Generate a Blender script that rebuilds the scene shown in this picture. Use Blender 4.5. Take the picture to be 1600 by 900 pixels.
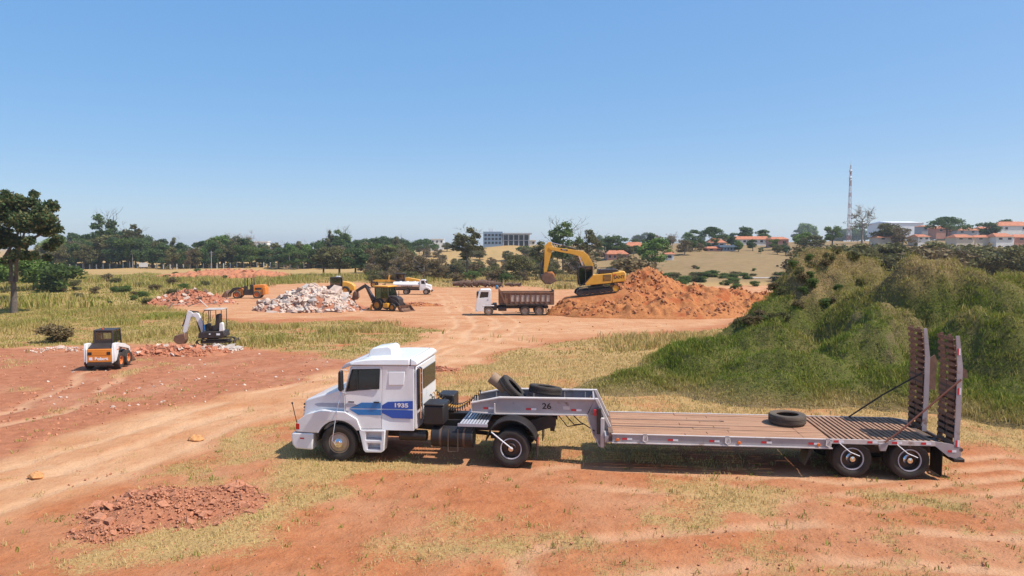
import bpy, math, random
import numpy as np
from mathutils import Vector, Matrix, Euler
random.seed(7); RNG = np.random.default_rng(11)
R = math.radians; PI = math.pi
for o in list(bpy.data.objects): bpy.data.objects.remove(o)
SC = bpy.context.scene; COL = SC.collection
# ---------------------------------------------------------------- camera
F = 1100.0; CH = 5.9; PITCH = math.atan(62/1100)          # photo 1600x900, horizon at row 388
cd = bpy.data.cameras.new('camera'); cam = bpy.data.objects.new('camera', cd); COL.objects.link(cam)
cd.sensor_width = 36; cd.lens = F/1600*36; cd.clip_start = .1; cd.clip_end = 6000
cam.location = (0, 0, CH); cam.rotation_euler = (PI/2-PITCH, 0, 0); SC.camera = cam
SC.render.resolution_x, SC.render.resolution_y = 1024, 576
# ---------------------------------------------------------------- sky, sun
SUN_EL, SUN_AZ = 56.0, 107.0        # azimuth clockwise from +Y (the view direction): the sun stands to the right, a little behind the camera
w = bpy.data.worlds.new('World'); SC.world = w; w.use_nodes = True
nt = w.node_tree; bg = nt.nodes['Background']
sky = nt.nodes.new('ShaderNodeTexSky'); sky.sky_type = 'NISHITA'; sky.sun_disc = False
sky.sun_elevation = R(SUN_EL); sky.sun_rotation = R(SUN_AZ); sky.altitude = 500
sky.air_density = .8; sky.dust_density = 1.5; sky.ozone_density = 5.5
gn = nt.nodes.new('ShaderNodeGamma'); gn.inputs[1].default_value = .3          # the camera's flatter, more colourful rendering of a clear sky
hs = nt.nodes.new('ShaderNodeHueSaturation'); hs.inputs['Saturation'].default_value = 2.45; hs.inputs['Hue'].default_value = .507
nt.links.new(sky.outputs[0], gn.inputs[0]); nt.links.new(gn.outputs[0], hs.inputs['Color']); nt.links.new(hs.outputs[0], bg.inputs[0]); bg.inputs[1].default_value = .44
sl = bpy.data.lights.new('sun', 'SUN'); sl.energy = 5.0; sl.angle = R(.5); sl.color = (1, .95, .87)
sun = bpy.data.objects.new('sun', sl); COL.objects.link(sun)
_a = R(SUN_AZ); _e = R(SUN_EL)
SUNV = Vector((math.sin(_a)*math.cos(_e), math.cos(_a)*math.cos(_e), math.sin(_e)))
sun.rotation_euler = (-SUNV).to_track_quat('-Z', 'Y').to_euler(); sun.location = SUNV*60
vs = SC.view_settings; vs.view_transform = 'Standard'; vs.look = 'None'; vs.gamma = 1; vs.use_curve_mapping = False; vs.exposure = .27
# ---------------------------------------------------------------- pixels of the photograph -> places
def ray(u, v):
    x = (u-800)/F; z = -(v-450)/F
    return np.array([x, math.cos(PITCH)+z*math.sin(PITCH), -math.sin(PITCH)+z*math.cos(PITCH)])
def at(u, v, Y):
    r = ray(u, v); return np.array([0, 0, CH])+r*(Y/r[1])
def S(a, b, x):
    t = np.clip((np.asarray(x, float)-a)/(b-a), 0, 1); return t*t*(3-2*t)
_ZY = [0, 24, 34, 45, 60, 78, 90, 108, 120, 145, 220, 320, 500, 900, 4000]
_ZZ = [0, 0, -.08, -.4, -.95, -1.45, -1.6, -1.75, -1.87, -2.0, -2.2, -2.3, -1.8, 0, 4]
def zbase(x, y):
    x = np.asarray(x, float); y = np.asarray(y, float)
    z = np.interp(y, _ZY, _ZZ)
    z = z+np.maximum(9.2*S(150, 330, y)*S(-10, 75, x)+2.5*S(150, 300, y)*S(90, 190, x), 9.8*S(260, 460, y)*S(-120, 0, x))
    return z
def ground(u, v):
    r = ray(u, v); t = 1.0; lo, hi = 5.0, 900.0
    for _ in range(60):
        t = (lo+hi)/2; p = r*t
        if CH+p[2] > float(zbase(p[0], p[1])): lo = t
        else: hi = t
    p = r*t; return Vector((p[0], p[1], CH+p[2]))
# ---------------------------------------------------------------- numpy value noise
def _h(i, j, s):
    n = (i.astype(np.int64)*374761393+j.astype(np.int64)*668265263+s*1442695041) & 0x7fffffff
    n = ((n ^ (n >> 13))*1274126177) & 0x7fffffff
    return ((n ^ (n >> 16)) & 0xffff)/65535.0
def vnoise(x, y, s=0):
    i = np.floor(x); j = np.floor(y); a = x-i; b = y-j
    a = a*a*(3-2*a); b = b*b*(3-2*b)
    return (_h(i, j, s)*(1-a)+_h(i+1, j, s)*a)*(1-b)+(_h(i, j+1, s)*(1-a)+_h(i+1, j+1, s)*a)*b
def fbm(x, y, oct=4, s=0, g=.5):
    t = 0; a = 1; n = 0
    for k in range(oct):
        t = t+a*vnoise(x*2**k+17.3*k, y*2**k-9.1*k, s+k); n += a; a *= g
    return t/n
# ---------------------------------------------------------------- mesh helpers
class MB:
    def __init__(s): s.v = []; s.f = []; s.m = []
    def add(s, vs, fs, mi=0):
        o = len(s.v); s.v += [tuple(map(float, v)) for v in vs]; s.f += [tuple(i+o for i in f) for f in fs]; s.m += [mi]*len(fs); return s
    def box(s, x0, x1, y0, y1, z0, z1, M=None, mi=0):
        vs = [Vector((x, y, z)) for x in (x0, x1) for y in (y0, y1) for z in (z0, z1)]
        if M is not None: vs = [M @ v for v in vs]
        return s.add(vs, [(0, 1, 3, 2), (4, 6, 7, 5), (0, 4, 5, 1), (2, 3, 7, 6), (0, 2, 6, 4), (1, 5, 7, 3)], mi)
    def prism(s, poly, a, b, ax='y', wid=None, mi=0):
        """closed 2D outline extruded from a to b; ax y: (x,z), x: (y,z), z: (x,y); wid(p)=scale of a,b at p"""
        P = lambda p, q: {'y': (p[0], q, p[1]), 'x': (q, p[0], p[1]), 'z': (p[0], p[1], q)}[ax]
        n = len(poly); W = wid or (lambda p: 1)
        ar = sum(poly[i][0]*poly[(i+1) % n][1]-poly[(i+1) % n][0]*poly[i][1] for i in range(n))
        if (ar > 0) == (ax == 'y'): poly = poly[::-1]
        vs = [P(p, a*W(p)) for p in poly]+[P(p, b*W(p)) for p in poly]
        if a > b: vs = vs[n:]+vs[:n]
        return s.add(vs, [tuple(range(n-1, -1, -1)), tuple(range(n, 2*n))]+[(i, (i+1) % n, (i+1) % n+n, i+n) for i in range(n)], mi)
    def cyl(s, p0, p1, r0, r1=None, n=12, caps=True, mi=0):
        p0 = Vector(p0); p1 = Vector(p1); r1 = r0 if r1 is None else r1
        d = (p1-p0).normalized(); u = d.orthogonal().normalized(); w_ = d.cross(u)
        vs = []
        for p, r in ((p0, r0), (p1, r1)):
            for k in range(n):
                a = 2*PI*k/n; vs.append(p+(u*math.cos(a)+w_*math.sin(a))*r)
        fs = [(k, (k+1) % n, (k+1) % n+n, k+n) for k in range(n)]
        if caps: fs += [tuple(range(n-1, -1, -1)), tuple(range(n, 2*n))]
        return s.add(vs, fs, mi)
    def tube(s, pts, r, n=6, mi=0):
        pts = [Vector(p) for p in pts]; rs = r if isinstance(r, (list, tuple)) else [r]*len(pts)
        d0 = (pts[1]-pts[0]).normalized(); u = d0.orthogonal().normalized(); vs = []
        for i, p in enumerate(pts):
            d = (pts[min(i+1, len(pts)-1)]-pts[max(i-1, 0)]).normalized()
            u = (u-d*u.dot(d)).normalized(); w_ = d.cross(u)
            for k in range(n):
                a = 2*PI*k/n; vs.append(p+(u*math.cos(a)+w_*math.sin(a))*rs[i])
        fs = []
        for i in range(len(pts)-1):
            for k in range(n):
                fs.append((i*n+k, i*n+(k+1) % n, (i+1)*n+(k+1) % n, (i+1)*n+k))
        m = (len(pts)-1)*n
        fs += [tuple(range(n-1, -1, -1)), tuple(range(m, m+n))]
        return s.add(vs, fs, mi)
    def lathe(s, prof, n=24, c=(0, 0, 0), ax='y', closed=True, mi=0):
        """prof: (radius, offset along axis)"""
        vs = []; c = Vector(c)
        for r, h in prof:
            for k in range(n):
                a = 2*PI*k/n; q = (r*math.cos(a), r*math.sin(a))
                vs.append(c+Vector({'y': (q[0], h, q[1]), 'x': (h, q[0], q[1]), 'z': (q[0], q[1], h)}[ax]))
        m = len(prof); fs = []
        for i in range(m if closed else m-1):
            j = (i+1) % m
            for k in range(n):
                f = (i*n+k, i*n+(k+1) % n, j*n+(k+1) % n, j*n+k)
                fs.append(f if ax == 'y' else f[::-1])
        return s.add(vs, fs, mi)
    def mesh(s, name):
        me = bpy.data.meshes.new(name); me.from_pydata(s.v, [], s.f); me.update(); return me
    def build(s, name, mat, parent=None, loc=(0, 0, 0), rot=(0, 0, 0), bev=0, smooth=40, seg=2):
        me = s.mesh(name)
        mats = mat if isinstance(mat, (list, tuple)) else [mat]
        for m_ in mats: me.materials.append(M[m_] if isinstance(m_, str) else m_)
        if len(mats) > 1: me.polygons.foreach_set('material_index', s.m)
        return link(name, me, parent, loc, rot, bev, smooth, seg)
def link(name, me, parent=None, loc=(0, 0, 0), rot=(0, 0, 0), bev=0, smooth=40, seg=2):
    if smooth and len(me.polygons):
        me.polygons.foreach_set('use_smooth', [True]*len(me.polygons)); me.set_sharp_from_angle(angle=R(smooth))
    o = bpy.data.objects.new(name, me); COL.objects.link(o); o.parent = parent; o.location = loc; o.rotation_euler = rot
    if bev:
        b = o.modifiers.new('bevel', 'BEVEL'); b.width = bev; b.segments = seg; b.limit_method = 'ANGLE'; b.angle_limit = R(32); b.harden_normals = False
    return o
def cut(o, cutters):
    """subtract shapes from a mesh object for good (window recesses, wheel arches)"""
    for mb in cutters:
        c = bpy.data.objects.new('tmp', mb.mesh('tmp')); COL.objects.link(c); c.matrix_world = Matrix(); c.parent = o.parent
        b = o.modifiers.new('b', 'BOOLEAN'); b.operation = 'DIFFERENCE'; b.solver = 'EXACT'; b.object = c
        bevs = [m for m in o.modifiers if m.type == 'BEVEL']
        for m in bevs: m.show_viewport = False
        bpy.context.view_layer.update(); dg = bpy.context.evaluated_depsgraph_get()
        me = bpy.data.meshes.new_from_object(o.evaluated_get(dg)); o.modifiers.remove(b); old = o.data; o.data = me
        for m in bevs: m.show_viewport = True
        bpy.data.objects.remove(c)
    return o
def empty(name, loc, rz=0, rx=0, ry=0):
    o = bpy.data.objects.new(name, None); COL.objects.link(o); o.location = loc; o.rotation_euler = (rx, ry, rz); o.empty_display_size = .3; return o
def tag(o, label, cat, group=None, kind=None):
    if label: o['label'] = label
    if cat: o['category'] = cat
    if group: o['group'] = group
    if kind: o['kind'] = kind
    return o
def struct(o): o['kind'] = 'structure'; return o
def copy_tree(o, parent=None):
    c = o.copy(); COL.objects.link(c); c.parent = parent
    for ch in list(o.children): copy_tree(ch, c)
    return c
def text(name, body, size, parent, loc, rot, mat, ext=.003, sx=1, bold=0, shear=0):
    cu = bpy.data.curves.new(name, 'FONT'); cu.body = body; cu.size = size; cu.extrude = ext; cu.offset = bold; cu.shear = shear; cu.align_x = 'CENTER'; cu.align_y = 'CENTER'
    t = bpy.data.objects.new(name, cu); COL.objects.link(t); bpy.context.view_layer.update()
    me = bpy.data.meshes.new_from_object(t.evaluated_get(bpy.context.evaluated_depsgraph_get())); bpy.data.objects.remove(t)
    me.materials.clear(); me.materials.append(M[mat]); o = link(name, me, parent, loc, rot, smooth=0); o.scale = (sx, 1, 1); return o
# ---------------------------------------------------------------- materials
M = {}
def N(nt, t, **k):
    n = nt.nodes.new(t)
    for a, b in k.items():
        if a in ('inputs',):
            for i, v_ in b.items(): n.inputs[i].default_value = v_
        else: setattr(n, a, b)
    return n
def mixc(nt, fac, a, b, mode='MIX'):
    n = N(nt, 'ShaderNodeMix', data_type='RGBA', blend_type=mode)
    for sock, val in ((n.inputs[0], fac), (n.inputs[6], a), (n.inputs[7], b)):
        if hasattr(val, 'is_output') or isinstance(val, bpy.types.NodeSocket): nt.links.new(val, sock)
        elif isinstance(val, (int, float)): sock.default_value = val
        else: sock.default_value = (*val[:3], 1)
    return n.outputs[2]
def noise(nt, sc, det=4, rough=.55, vec=None, dist=0):
    n = N(nt, 'ShaderNodeTexNoise'); n.inputs['Scale'].default_value = sc; n.inputs['Detail'].default_value = det; n.inputs['Roughness'].default_value = rough; n.inputs['Distortion'].default_value = dist
    if vec is not None: nt.links.new(vec, n.inputs['Vector'])
    return n.outputs['Fac']
def ramp(nt, fac, lo, hi, a=0, b=1):
    n = N(nt, 'ShaderNodeMapRange'); n.inputs[1].default_value = lo; n.inputs[2].default_value = hi; n.inputs[3].default_value = a; n.inputs[4].default_value = b
    nt.links.new(fac, n.inputs[0]); return n.outputs[0]
def pm(name, c, r=.55, m=0, var=.18, sc=3, dust=0, dustc=(.42, .2, .1), bump=0, bsc=30, coat=0, rust=0, spec=.5, tr=0, stretch=None):
    """painted / plain surface: base colour with uneven tone, clinging dust and rust blotches"""
    ma = bpy.data.materials.new(name); ma.use_nodes = True; nt = ma.node_tree; bs = nt.nodes['Principled BSDF']
    tc = N(nt, 'ShaderNodeTexCoord').outputs['Object']
    if stretch:
        mp = N(nt, 'ShaderNodeMapping'); mp.inputs['Scale'].default_value = stretch; nt.links.new(tc, mp.inputs[0]); tc = mp.outputs[0]
    f = noise(nt, sc, 5, .6, tc)
    col = mixc(nt, ramp(nt, f, .3, .7), [x*(1-var) for x in c], [min(1, x*(1+var)) for x in c])
    if rust: col = mixc(nt, ramp(nt, noise(nt, 2.3, 6, .7, tc, .4), .62-.25*rust, .72-.2*rust, 0, .9), col, (.16, .07, .035))
    if dust: col = mixc(nt, ramp(nt, noise(nt, 1.7, 6, .65, tc), .25, .85, dust*.15, dust), col, dustc)
    nt.links.new(col, bs.inputs['Base Color']); bs.inputs['Metallic'].default_value = m; bs.inputs['Specular IOR Level'].default_value = spec
    rr = ramp(nt, noise(nt, sc*2.5, 4, .6, tc), .3, .7, max(.03, r-.08), min(1, r+.1)); nt.links.new(rr, bs.inputs['Roughness'])
    if coat: bs.inputs['Coat Weight'].default_value = coat; bs.inputs['Coat Roughness'].default_value = .12
    if tr: bs.inputs['Transmission Weight'].default_value = tr
    if bump:
        b = N(nt, 'ShaderNodeBump'); b.inputs['Strength'].default_value = bump; b.inputs['Distance'].default_value = .02
        nt.links.new(noise(nt, bsc, 4, .6, tc), b.inputs['Height']); nt.links.new(b.outputs[0], bs.inputs['Normal'])
    M[name] = ma; return ma
pm('white_paint', (.76, .77, .78), .32, var=.05, sc=1.5, dust=.2, dustc=(.5, .33, .24), coat=.4)
pm('silver_paint', (.44, .45, .50), .4, var=.06, dust=.14, coat=.3)
pm('blue_paint', (.02, .19, .50), .35, var=.1, coat=.3)
pm('dark_blue_paint', (.012, .085, .42), .35, var=.1, coat=.3)
pm('pale_stripe', (.34, .34, .40), .4, var=.05)
pm('black_plastic', (.012, .012, .014), .5, var=.3, dust=.03)
pm('black_chassis', (.012, .012, .013), .5, var=.4, dust=.06)
pm('rubber', (.02, .019, .018), .85, var=.3, dust=.2, dustc=(.2, .12, .075), bump=.4, bsc=40)
pm('old_rubber', (.035, .032, .03), .9, var=.3, dust=.55, dustc=(.24, .16, .1), bump=.4, bsc=40)
pm('chrome', (.75, .75, .77), .12, m=1, var=.05)
pm('rim_steel', (.4, .38, .36), .35, m=.7, var=.15, dust=.35)
pm('rim_dark', (.07, .06, .055), .45, m=.5, var=.2, dust=.2)
pm('glass_dark', (.012, .014, .016), .05, var=.2, spec=.6)
pm('lamp_red', (.5, .02, .015), .3, var=.1); pm('lamp_orange', (.75, .17, .02), .3, var=.1)
pm('reflect_red', (.55, .03, .04), .4, var=.1); pm('reflect_white', (.75, .75, .78), .4, var=.05)
pm('trailer_grey', (.36, .345, .365), .55, var=.14, sc=2, dust=.3, dustc=(.34, .2, .13), rust=.12, m=.1)
pm('trailer_light', (.56, .53, .52), .55, var=.12, sc=3, dust=.3, rust=.2)
pm('rusty_steel', (.14, .085, .06), .75, var=.4, sc=5, dust=.4, dustc=(.3, .17, .1), bump=.3)
pm('dark_steel', (.045, .038, .035), .65, var=.3, dust=.25)
pm('ramp_steel', (.15, .078, .05), .75, var=.45, sc=6, rust=.6, dust=.2, bump=.3)
pm('wood_deck', (.25, .105, .05), .85, var=.45, sc=2.2, dust=.8, dustc=(.50, .30, .185), bump=.5, bsc=18, stretch=(.55, 5, 5))
pm('wood_slat', (.22, .10, .055), .85, var=.45, sc=2.2, dust=.75, dustc=(.47, .29, .18), bump=.5, bsc=18, stretch=(5, 1.2, 5))
pm('strap_red', (.16, .05, .035), .8, var=.3, dust=.3); pm('strap_black', (.03, .027, .025), .8, var=.3)
pm('pipe_tan', (.3, .2, .13), .8, var=.25, bump=.2)
pm('machine_yellow', (.72, .36, .025), .42, var=.12, sc=1.5, dust=.3)
pm('machine_orange', (.68, .22, .02), .42, var=.12, sc=1.5, dust=.28)
pm('machine_white', (.72, .72, .72), .4, var=.06, dust=.2)
pm('machine_black', (.018, .018, .02), .5, var=.3, dust=.1)
pm('bed_brown', (.12, .062, .042), .75, var=.35, sc=2, dust=.4, rust=.3)
pm('plank_pale', (.42, .35, .3), .8, var=.25, sc=2)
pm('bucket_steel', (.13, .08, .06), .6, var=.4, dust=.5, m=.3)
pm('tyre_rim_orange', (.6, .16, .03), .5, var=.2, dust=.35)
pm('tyre_rim_yellow', (.55, .28, .03), .5, var=.2, dust=.4)
pm('beacon_red', (.55, .07, .02), .4)
pm('concrete', (.52, .41, .34), .9, var=.3, sc=1.2, bump=.4, bsc=9, dust=.35, dustc=(.5, .3, .2))
pm('concrete_grey', (.44, .38, .34), .9, var=.25, sc=2, bump=.3)
pm('brick_red', (.42, .15, .08), .9, var=.35, sc=2, bump=.4, dust=.3)
pm('bark', (.12, .095, .075), .95, var=.35, sc=4, bump=.6, bsc=12)
pm('bark_pale', (.25, .21, .18), .95, var=.35, sc=4, bump=.5, bsc=12)
pm('stump', (.13, .075, .05), .95, var=.5, sc=3, bump=.5)
pm('wall_white', (.72, .70, .66), .85, var=.08, sc=.6); pm('wall_pink', (.50, .25, .19), .85, var=.1, sc=.6); pm('wall_grey', (.40, .40, .42), .8, var=.1, sc=.6)
pm('wall_blue', (.20, .27, .36), .7, var=.1); pm('wall_cream', (.58, .50, .40), .85, var=.1)
pm('roof_tile', (.42, .15, .075), .85, var=.3, sc=.9, bump=.3, bsc=5); pm('roof_white', (.75, .76, .78), .6, var=.05)
pm('wall_grime', (.5, .47, .43), .9)
pm('window_dark', (.03, .035, .04), .2, var=.2); pm('post_white', (.62, .60, .56), .8, var=.1); pm('post_wood', (.2, .16, .13), .9, var=.2)
pm('tower_red', (.38, .2, .19), .6, var=.1); pm('tower_white', (.55, .55, .57), .6, var=.05); pm('pole_grey', (.33, .32, .3), .8)
pm('rock_orange', (.55, .26, .1), .9, var=.3, sc=4, bump=.5); pm('clod_red', (.42, .175, .095), .95, var=.3, sc=4, bump=.6, bsc=14)
pm('clod_orange', (.36, .14, .055), .95, var=.4, sc=.8, bump=.5)
pm('blue_tarp', (.06, .2, .33), .7, var=.2)
def pane(name, tint, alpha):
    """thin window glass: see-through with a reflection"""
    ma = bpy.data.materials.new(name); ma.use_nodes = True; nt = ma.node_tree; nt.nodes.remove(nt.nodes['Principled BSDF'])
    t = N(nt, 'ShaderNodeBsdfTransparent'); t.inputs[0].default_value = (*tint, 1); g = N(nt, 'ShaderNodeBsdfGlossy'); g.inputs['Roughness'].default_value = .04
    mx = N(nt, 'ShaderNodeMixShader'); mx.inputs[0].default_value = alpha
    nt.links.new(t.outputs[0], mx.inputs[1]); nt.links.new(g.outputs[0], mx.inputs[2]); nt.links.new(mx.outputs[0], nt.nodes['Material Output'].inputs[0]); M[name] = ma
pane('pane_clear', (.62, .7, .7), .12); pane('pane_tint', (.2, .3, .32), .16)
# ================================================================ TERRAIN
def wpoly(px): return np.array([ground(u, v)[:2] for u, v in px])
def sdist(P, x, y):
    """signed distance to a world polygon, positive inside"""
    d = np.full(x.shape, 1e9); ins = np.zeros(x.shape, bool); n = len(P)
    for i in range(n):
        a = P[i]; b = P[(i+1) % n]; e = b-a; L = e@e+1e-9
        t = np.clip(((x-a[0])*e[0]+(y-a[1])*e[1])/L, 0, 1)
        d = np.minimum(d, np.hypot(x-a[0]-t*e[0], y-a[1]-t*e[1]))
        c = (a[1] > y) != (b[1] > y)
        ins ^= c & (x < e[0]*(y-a[1])/(e[1] if abs(e[1]) > 1e-9 else 1e-9)+a[0])
    return np.where(ins, d, -d)
def pdist(P, x, y):
    d = np.full(x.shape, 1e9)
    for i in range(len(P)-1):
        a = P[i]; e = P[i+1]-a; t = np.clip(((x-a[0])*e[0]+(y-a[1])*e[1])/(e@e+1e-9), 0, 1)
        d = np.minimum(d, np.hypot(x-a[0]-t*e[0], y-a[1]-t*e[1]))
    return d
ZONE = {
 'road': (wpoly([(-90, 745), (0, 712), (250, 640), (440, 602), (530, 577), (640, 538), (690, 512), (860, 534), (780, 552), (700, 577), (640, 592), (560, 614), (455, 647), (330, 694), (200, 744), (0, 818), (-90, 855)]), .55),
 'yard': (wpoly([(400, 500), (570, 494), (690, 512), (720, 522), (860, 534), (1085, 512), (1230, 478), (1230, 445), (860, 453), (820, 447), (690, 449), (600, 443), (540, 441), (440, 444), (350, 460), (255, 478), (300, 490), (380, 499)]), 1.2),
 'red': (wpoly([(-120, 556), (0, 545), (120, 543), (200, 540), (300, 541), (400, 548), (480, 553), (545, 570), (530, 577), (440, 602), (250, 640), (0, 712), (-120, 750)]), .8),
 'g_truck': (wpoly([(225, 745), (330, 700), (470, 650), (600, 640), (700, 660), (940, 640), (1500, 690), (1500, 720), (1300, 735), (900, 722), (760, 722), (610, 735), (545, 772), (420, 800), (470, 850), (330, 865), (120, 905), (90, 880), (300, 812), (385, 765), (300, 738)]), .5),
 'g_mid': (wpoly([(655, 612), (690, 582), (780, 557), (860, 538), (1060, 520), (1300, 500), (1650, 560), (1650, 705), (1500, 692), (940, 655), (760, 625)]), .6),
 'g_strip': (wpoly([(380, 507), (560, 500), (690, 517), (712, 527), (650, 543), (540, 566), (480, 551), (400, 545), (300, 537), (200, 536), (120, 541), (-200, 549), (-200, 512), (200, 500), (262, 488), (360, 502)]), 1.0),
 'g_left': (wpoly([(-250, 428), (250, 426), (560, 427), (700, 442), (560, 440), (440, 444), (350, 458), (255, 478), (330, 496), (200, 502), (-250, 517)]), 1.5),
 'g_spot': (wpoly([(1010, 745), (1180, 748), (1245, 770), (1215, 822), (1010, 850), (830, 870), (600, 878), (620, 838), (900, 815), (1040, 790)]), .9),
 'g_spot2': (wpoly([(1345, 772), (1500, 780), (1490, 803), (1370, 797)]), .35),
 'g_front': (wpoly([(1010, 815), (1330, 800), (1700, 770), (1700, 930), (880, 930)]), 1.0),
}
TRACKS = [wpoly(p) for p in ([(-60, 765), (150, 700), (420, 622), (600, 575), (690, 538), (730, 505), (700, 470)], [(-60, 800), (150, 728), (400, 645), (620, 590), (740, 545), (800, 508), (760, 480)],
          [(720, 525), (900, 517), (1080, 505)], [(700, 500), (850, 508), (1080, 498)], [(690, 460), (760, 500), (740, 540)], [(1150, 745), (1350, 775), (1600, 745)], [(900, 745), (1200, 765), (1600, 725)],
          [(-60, 668), (60, 640), (150, 600), (165, 583)], [(860, 880), (1250, 845), (1640, 870)])]
def masks(x, y):
    x = np.asarray(x, float); y = np.asarray(y, float)
    k = np.clip(y/30, .5, 3)
    wx = x+(fbm(x*.45, y*.45, 4, 3)-.5)*2.6*k**.5; wy = y+(fbm(x*.45, y*.45, 4, 9)-.5)*2.6*k**.5
    m = {n: S(-s, s, sdist(P, wx, wy)) for n, (P, s) in ZONE.items()}
    patch = fbm(x*.55, y*.55, 5, 21); fine = fbm(x*2.1, y*2.1, 4, 31)
    far = S(88, 100, y+6*fbm(x*.1, y*.1, 3, 5))*(1-m['yard'])
    g = np.maximum.reduce([m['g_truck']*S(.24, .64, patch), m['g_mid']*(.55+.4*S(.3, .5, patch)), m['g_strip']*S(.2, .42, patch), m['g_left']*S(.15, .4, patch), m['g_spot']*S(.38, .62, patch*.6+fine*.4)*.85, m['g_spot2']*.8, far])
    g = np.maximum(g, m['g_front']*S(.56, .72, fine)*.55)
    other = S(.58, .72, fbm(x*.8, y*.8, 4, 44))*.55
    base = 1-np.maximum.reduce([m['road'], m['yard'], m['red']])
    g = np.maximum(g, other*base*(y < 34))
    g = np.maximum(g, m['red']*S(.66, .76, patch)*.5)
    g = np.clip(g*(1-.93*m['road'])*(1-.9*m['yard']), 0, 1)
    mid = S(.60, .70, fine)*m['road']*.35; g = np.maximum(g, mid*S(.5, .62, patch))
    green = np.clip(.02+.34*S(.48, .7, fbm(x*.3, y*.3, 4, 61))+.35*m['g_front']+.32*m['g_left']+.15*m['g_strip']-.15*m['g_mid'], 0, 1)
    return dict(field=S(150, 175, y)*S(15, 40, x), grass=g, road=np.maximum(m['road'], m['yard']*.8), red=m['red'], green=green, yard=m['yard'])
def trackf(x, y):
    t = np.zeros(x.shape)
    for P in TRACKS:
        d = pdist(P, x+(fbm(x*.3, y*.3, 2, 71)-.5), y)
        t = np.maximum(t, (1-S(.1, .32, np.abs(d-.85)))*S(.25, .5, fbm(x*.4, y*.4, 2, 73)))
    return t
def zmicro(x, y):
    f = np.clip(1-(y-20)/80, 0, 1)
    return (fbm(x*.35, y*.35, 4, 81)-.5)*.22*f+(fbm(x*1.7, y*1.7, 4, 91)-.5)*.10*f+(fbm(x*.06, y*.06, 3, 95)-.5)*S(130, 300, y)*2.0
def zflat(x, y):
    """keep the ground level where the vehicles stand"""
    d = pdist(np.array([[-6.2, 20.6], [0, 19.9], [11.5, 18.9]]), x, y); return S(2.0, 3.2, d)
def zg(x, y):
    x = np.asarray(x, float); y = np.asarray(y, float)
    return zbase(x, y)+zmicro(x, y)*zflat(x, y)+(zmicro(x, y)*.25)*(1-zflat(x, y))
def gz(x, y): return float(zg(np.array([x]), np.array([y]))[0])
def gridmesh(name, xs, ys, zf, attrs=None):
    X, Y = np.meshgrid(xs, ys); Z = zf(X, Y); nx, ny = len(xs), len(ys)
    me = bpy.data.meshes.new(name); V = np.stack([X, Y, Z], -1).reshape(-1, 3)
    i = (np.arange(ny-1)[:, None]*nx+np.arange(nx-1)[None, :]).ravel()
    Fc = np.stack([i, i+1, i+nx+1, i+nx], -1).astype(np.int32)
    npmesh(me, V, Fc)
    if attrs:
        for k, a in attrs(X, Y).items():
            at_ = me.attributes.new(k, 'FLOAT', 'POINT'); at_.data.foreach_set('value', np.asarray(a, np.float32).ravel())
    return me
def npmesh(me, V, Fc):
    n, k = Fc.shape
    me.vertices.add(len(V)); me.vertices.foreach_set('co', np.asarray(V, np.float32).ravel())
    me.loops.add(n*k); me.loops.foreach_set('vertex_index', Fc.ravel().astype(np.int32))
    me.polygons.add(n); me.polygons.foreach_set('loop_start', (np.arange(n)*k).astype(np.int32))
    me.update(calc_edges=True); me.validate()
def geo(a, b, d0, g):
    o = [a]; d = d0
    while o[-1] < b: o.append(o[-1]+d); d *= g
    return o
xp = list(np.arange(0, 26, .17))+geo(26, 1600, .25, 1.07); xs = np.array([-v for v in xp[:0:-1]]+xp)
ys = np.array(list(-np.array(geo(0, 80, 1.5, 1.3))[:0:-1])+list(np.arange(0, 9, .8))+list(np.arange(9, 31, .15))+geo(31, 4500, .2, 1.018))
def gattr(X, Y):
    m = masks(X, Y); m['track'] = trackf(X, Y)*(1-.6*m['grass']); return m
gm = gridmesh('ground', xs, ys, lambda X, Y: zg(X, Y)-.035*trackf(X, Y)*S(8, 12, Y), gattr)
# --- earth and grass-floor material
def attr(nt, n): return N(nt, 'ShaderNodeAttribute', attribute_name=n).outputs['Fac']
def math_(nt, op, a, b):
    n = N(nt, 'ShaderNodeMath', operation=op)
    for i, v_ in enumerate((a, b)):
        if isinstance(v_, (int, float)): n.inputs[i].default_value = v_
        else: nt.links.new(v_, n.inputs[i])
    n.use_clamp = op in ('ADD', 'SUBTRACT'); return n.outputs[0]
ma = bpy.data.materials.new('earth'); ma.use_nodes = True; nt = ma.node_tree; bs = nt.nodes['Principled BSDF']; M['earth'] = ma
tc = N(nt, 'ShaderNodeTexCoord').outputs['Object']
n1 = noise(nt, .35, 6, .62, tc); n2 = noise(nt, 2.4, 6, .65, tc); n3 = noise(nt, 14, 5, .7, tc); n4 = noise(nt, .06, 4, .5, tc)
dirt = mixc(nt, ramp(nt, n2, .3, .72), (.33, .11, .042), (.475, .185, .078))
dirt = mixc(nt, ramp(nt, n1, .42, .66, 0, .75), dirt, (.45, .225, .12))
dirt = mixc(nt, ramp(nt, n3, .56, .72, 0, .65), dirt, (.20, .08, .042))
sand = mixc(nt, ramp(nt, n1, .3, .7), (.44, .195, .085), (.56, .325, .18))
sand = mixc(nt, ramp(nt, n2, .52, .75, 0, .6), sand, (.42, .16, .06))
redc = mixc(nt, ramp(nt, n2, .3, .7), (.29, .105, .052), (.44, .175, .09))
redc = mixc(nt, ramp(nt, n1, .5, .72, 0, .7), redc, (.45, .235, .14))
c = mixc(nt, attr(nt, 'red'), dirt, redc)
c = mixc(nt, attr(nt, 'road'), c, sand)
c = mixc(nt, math_(nt, 'MULTIPLY', attr(nt, 'track'), .5), c, (.60, .375, .22))
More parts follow.
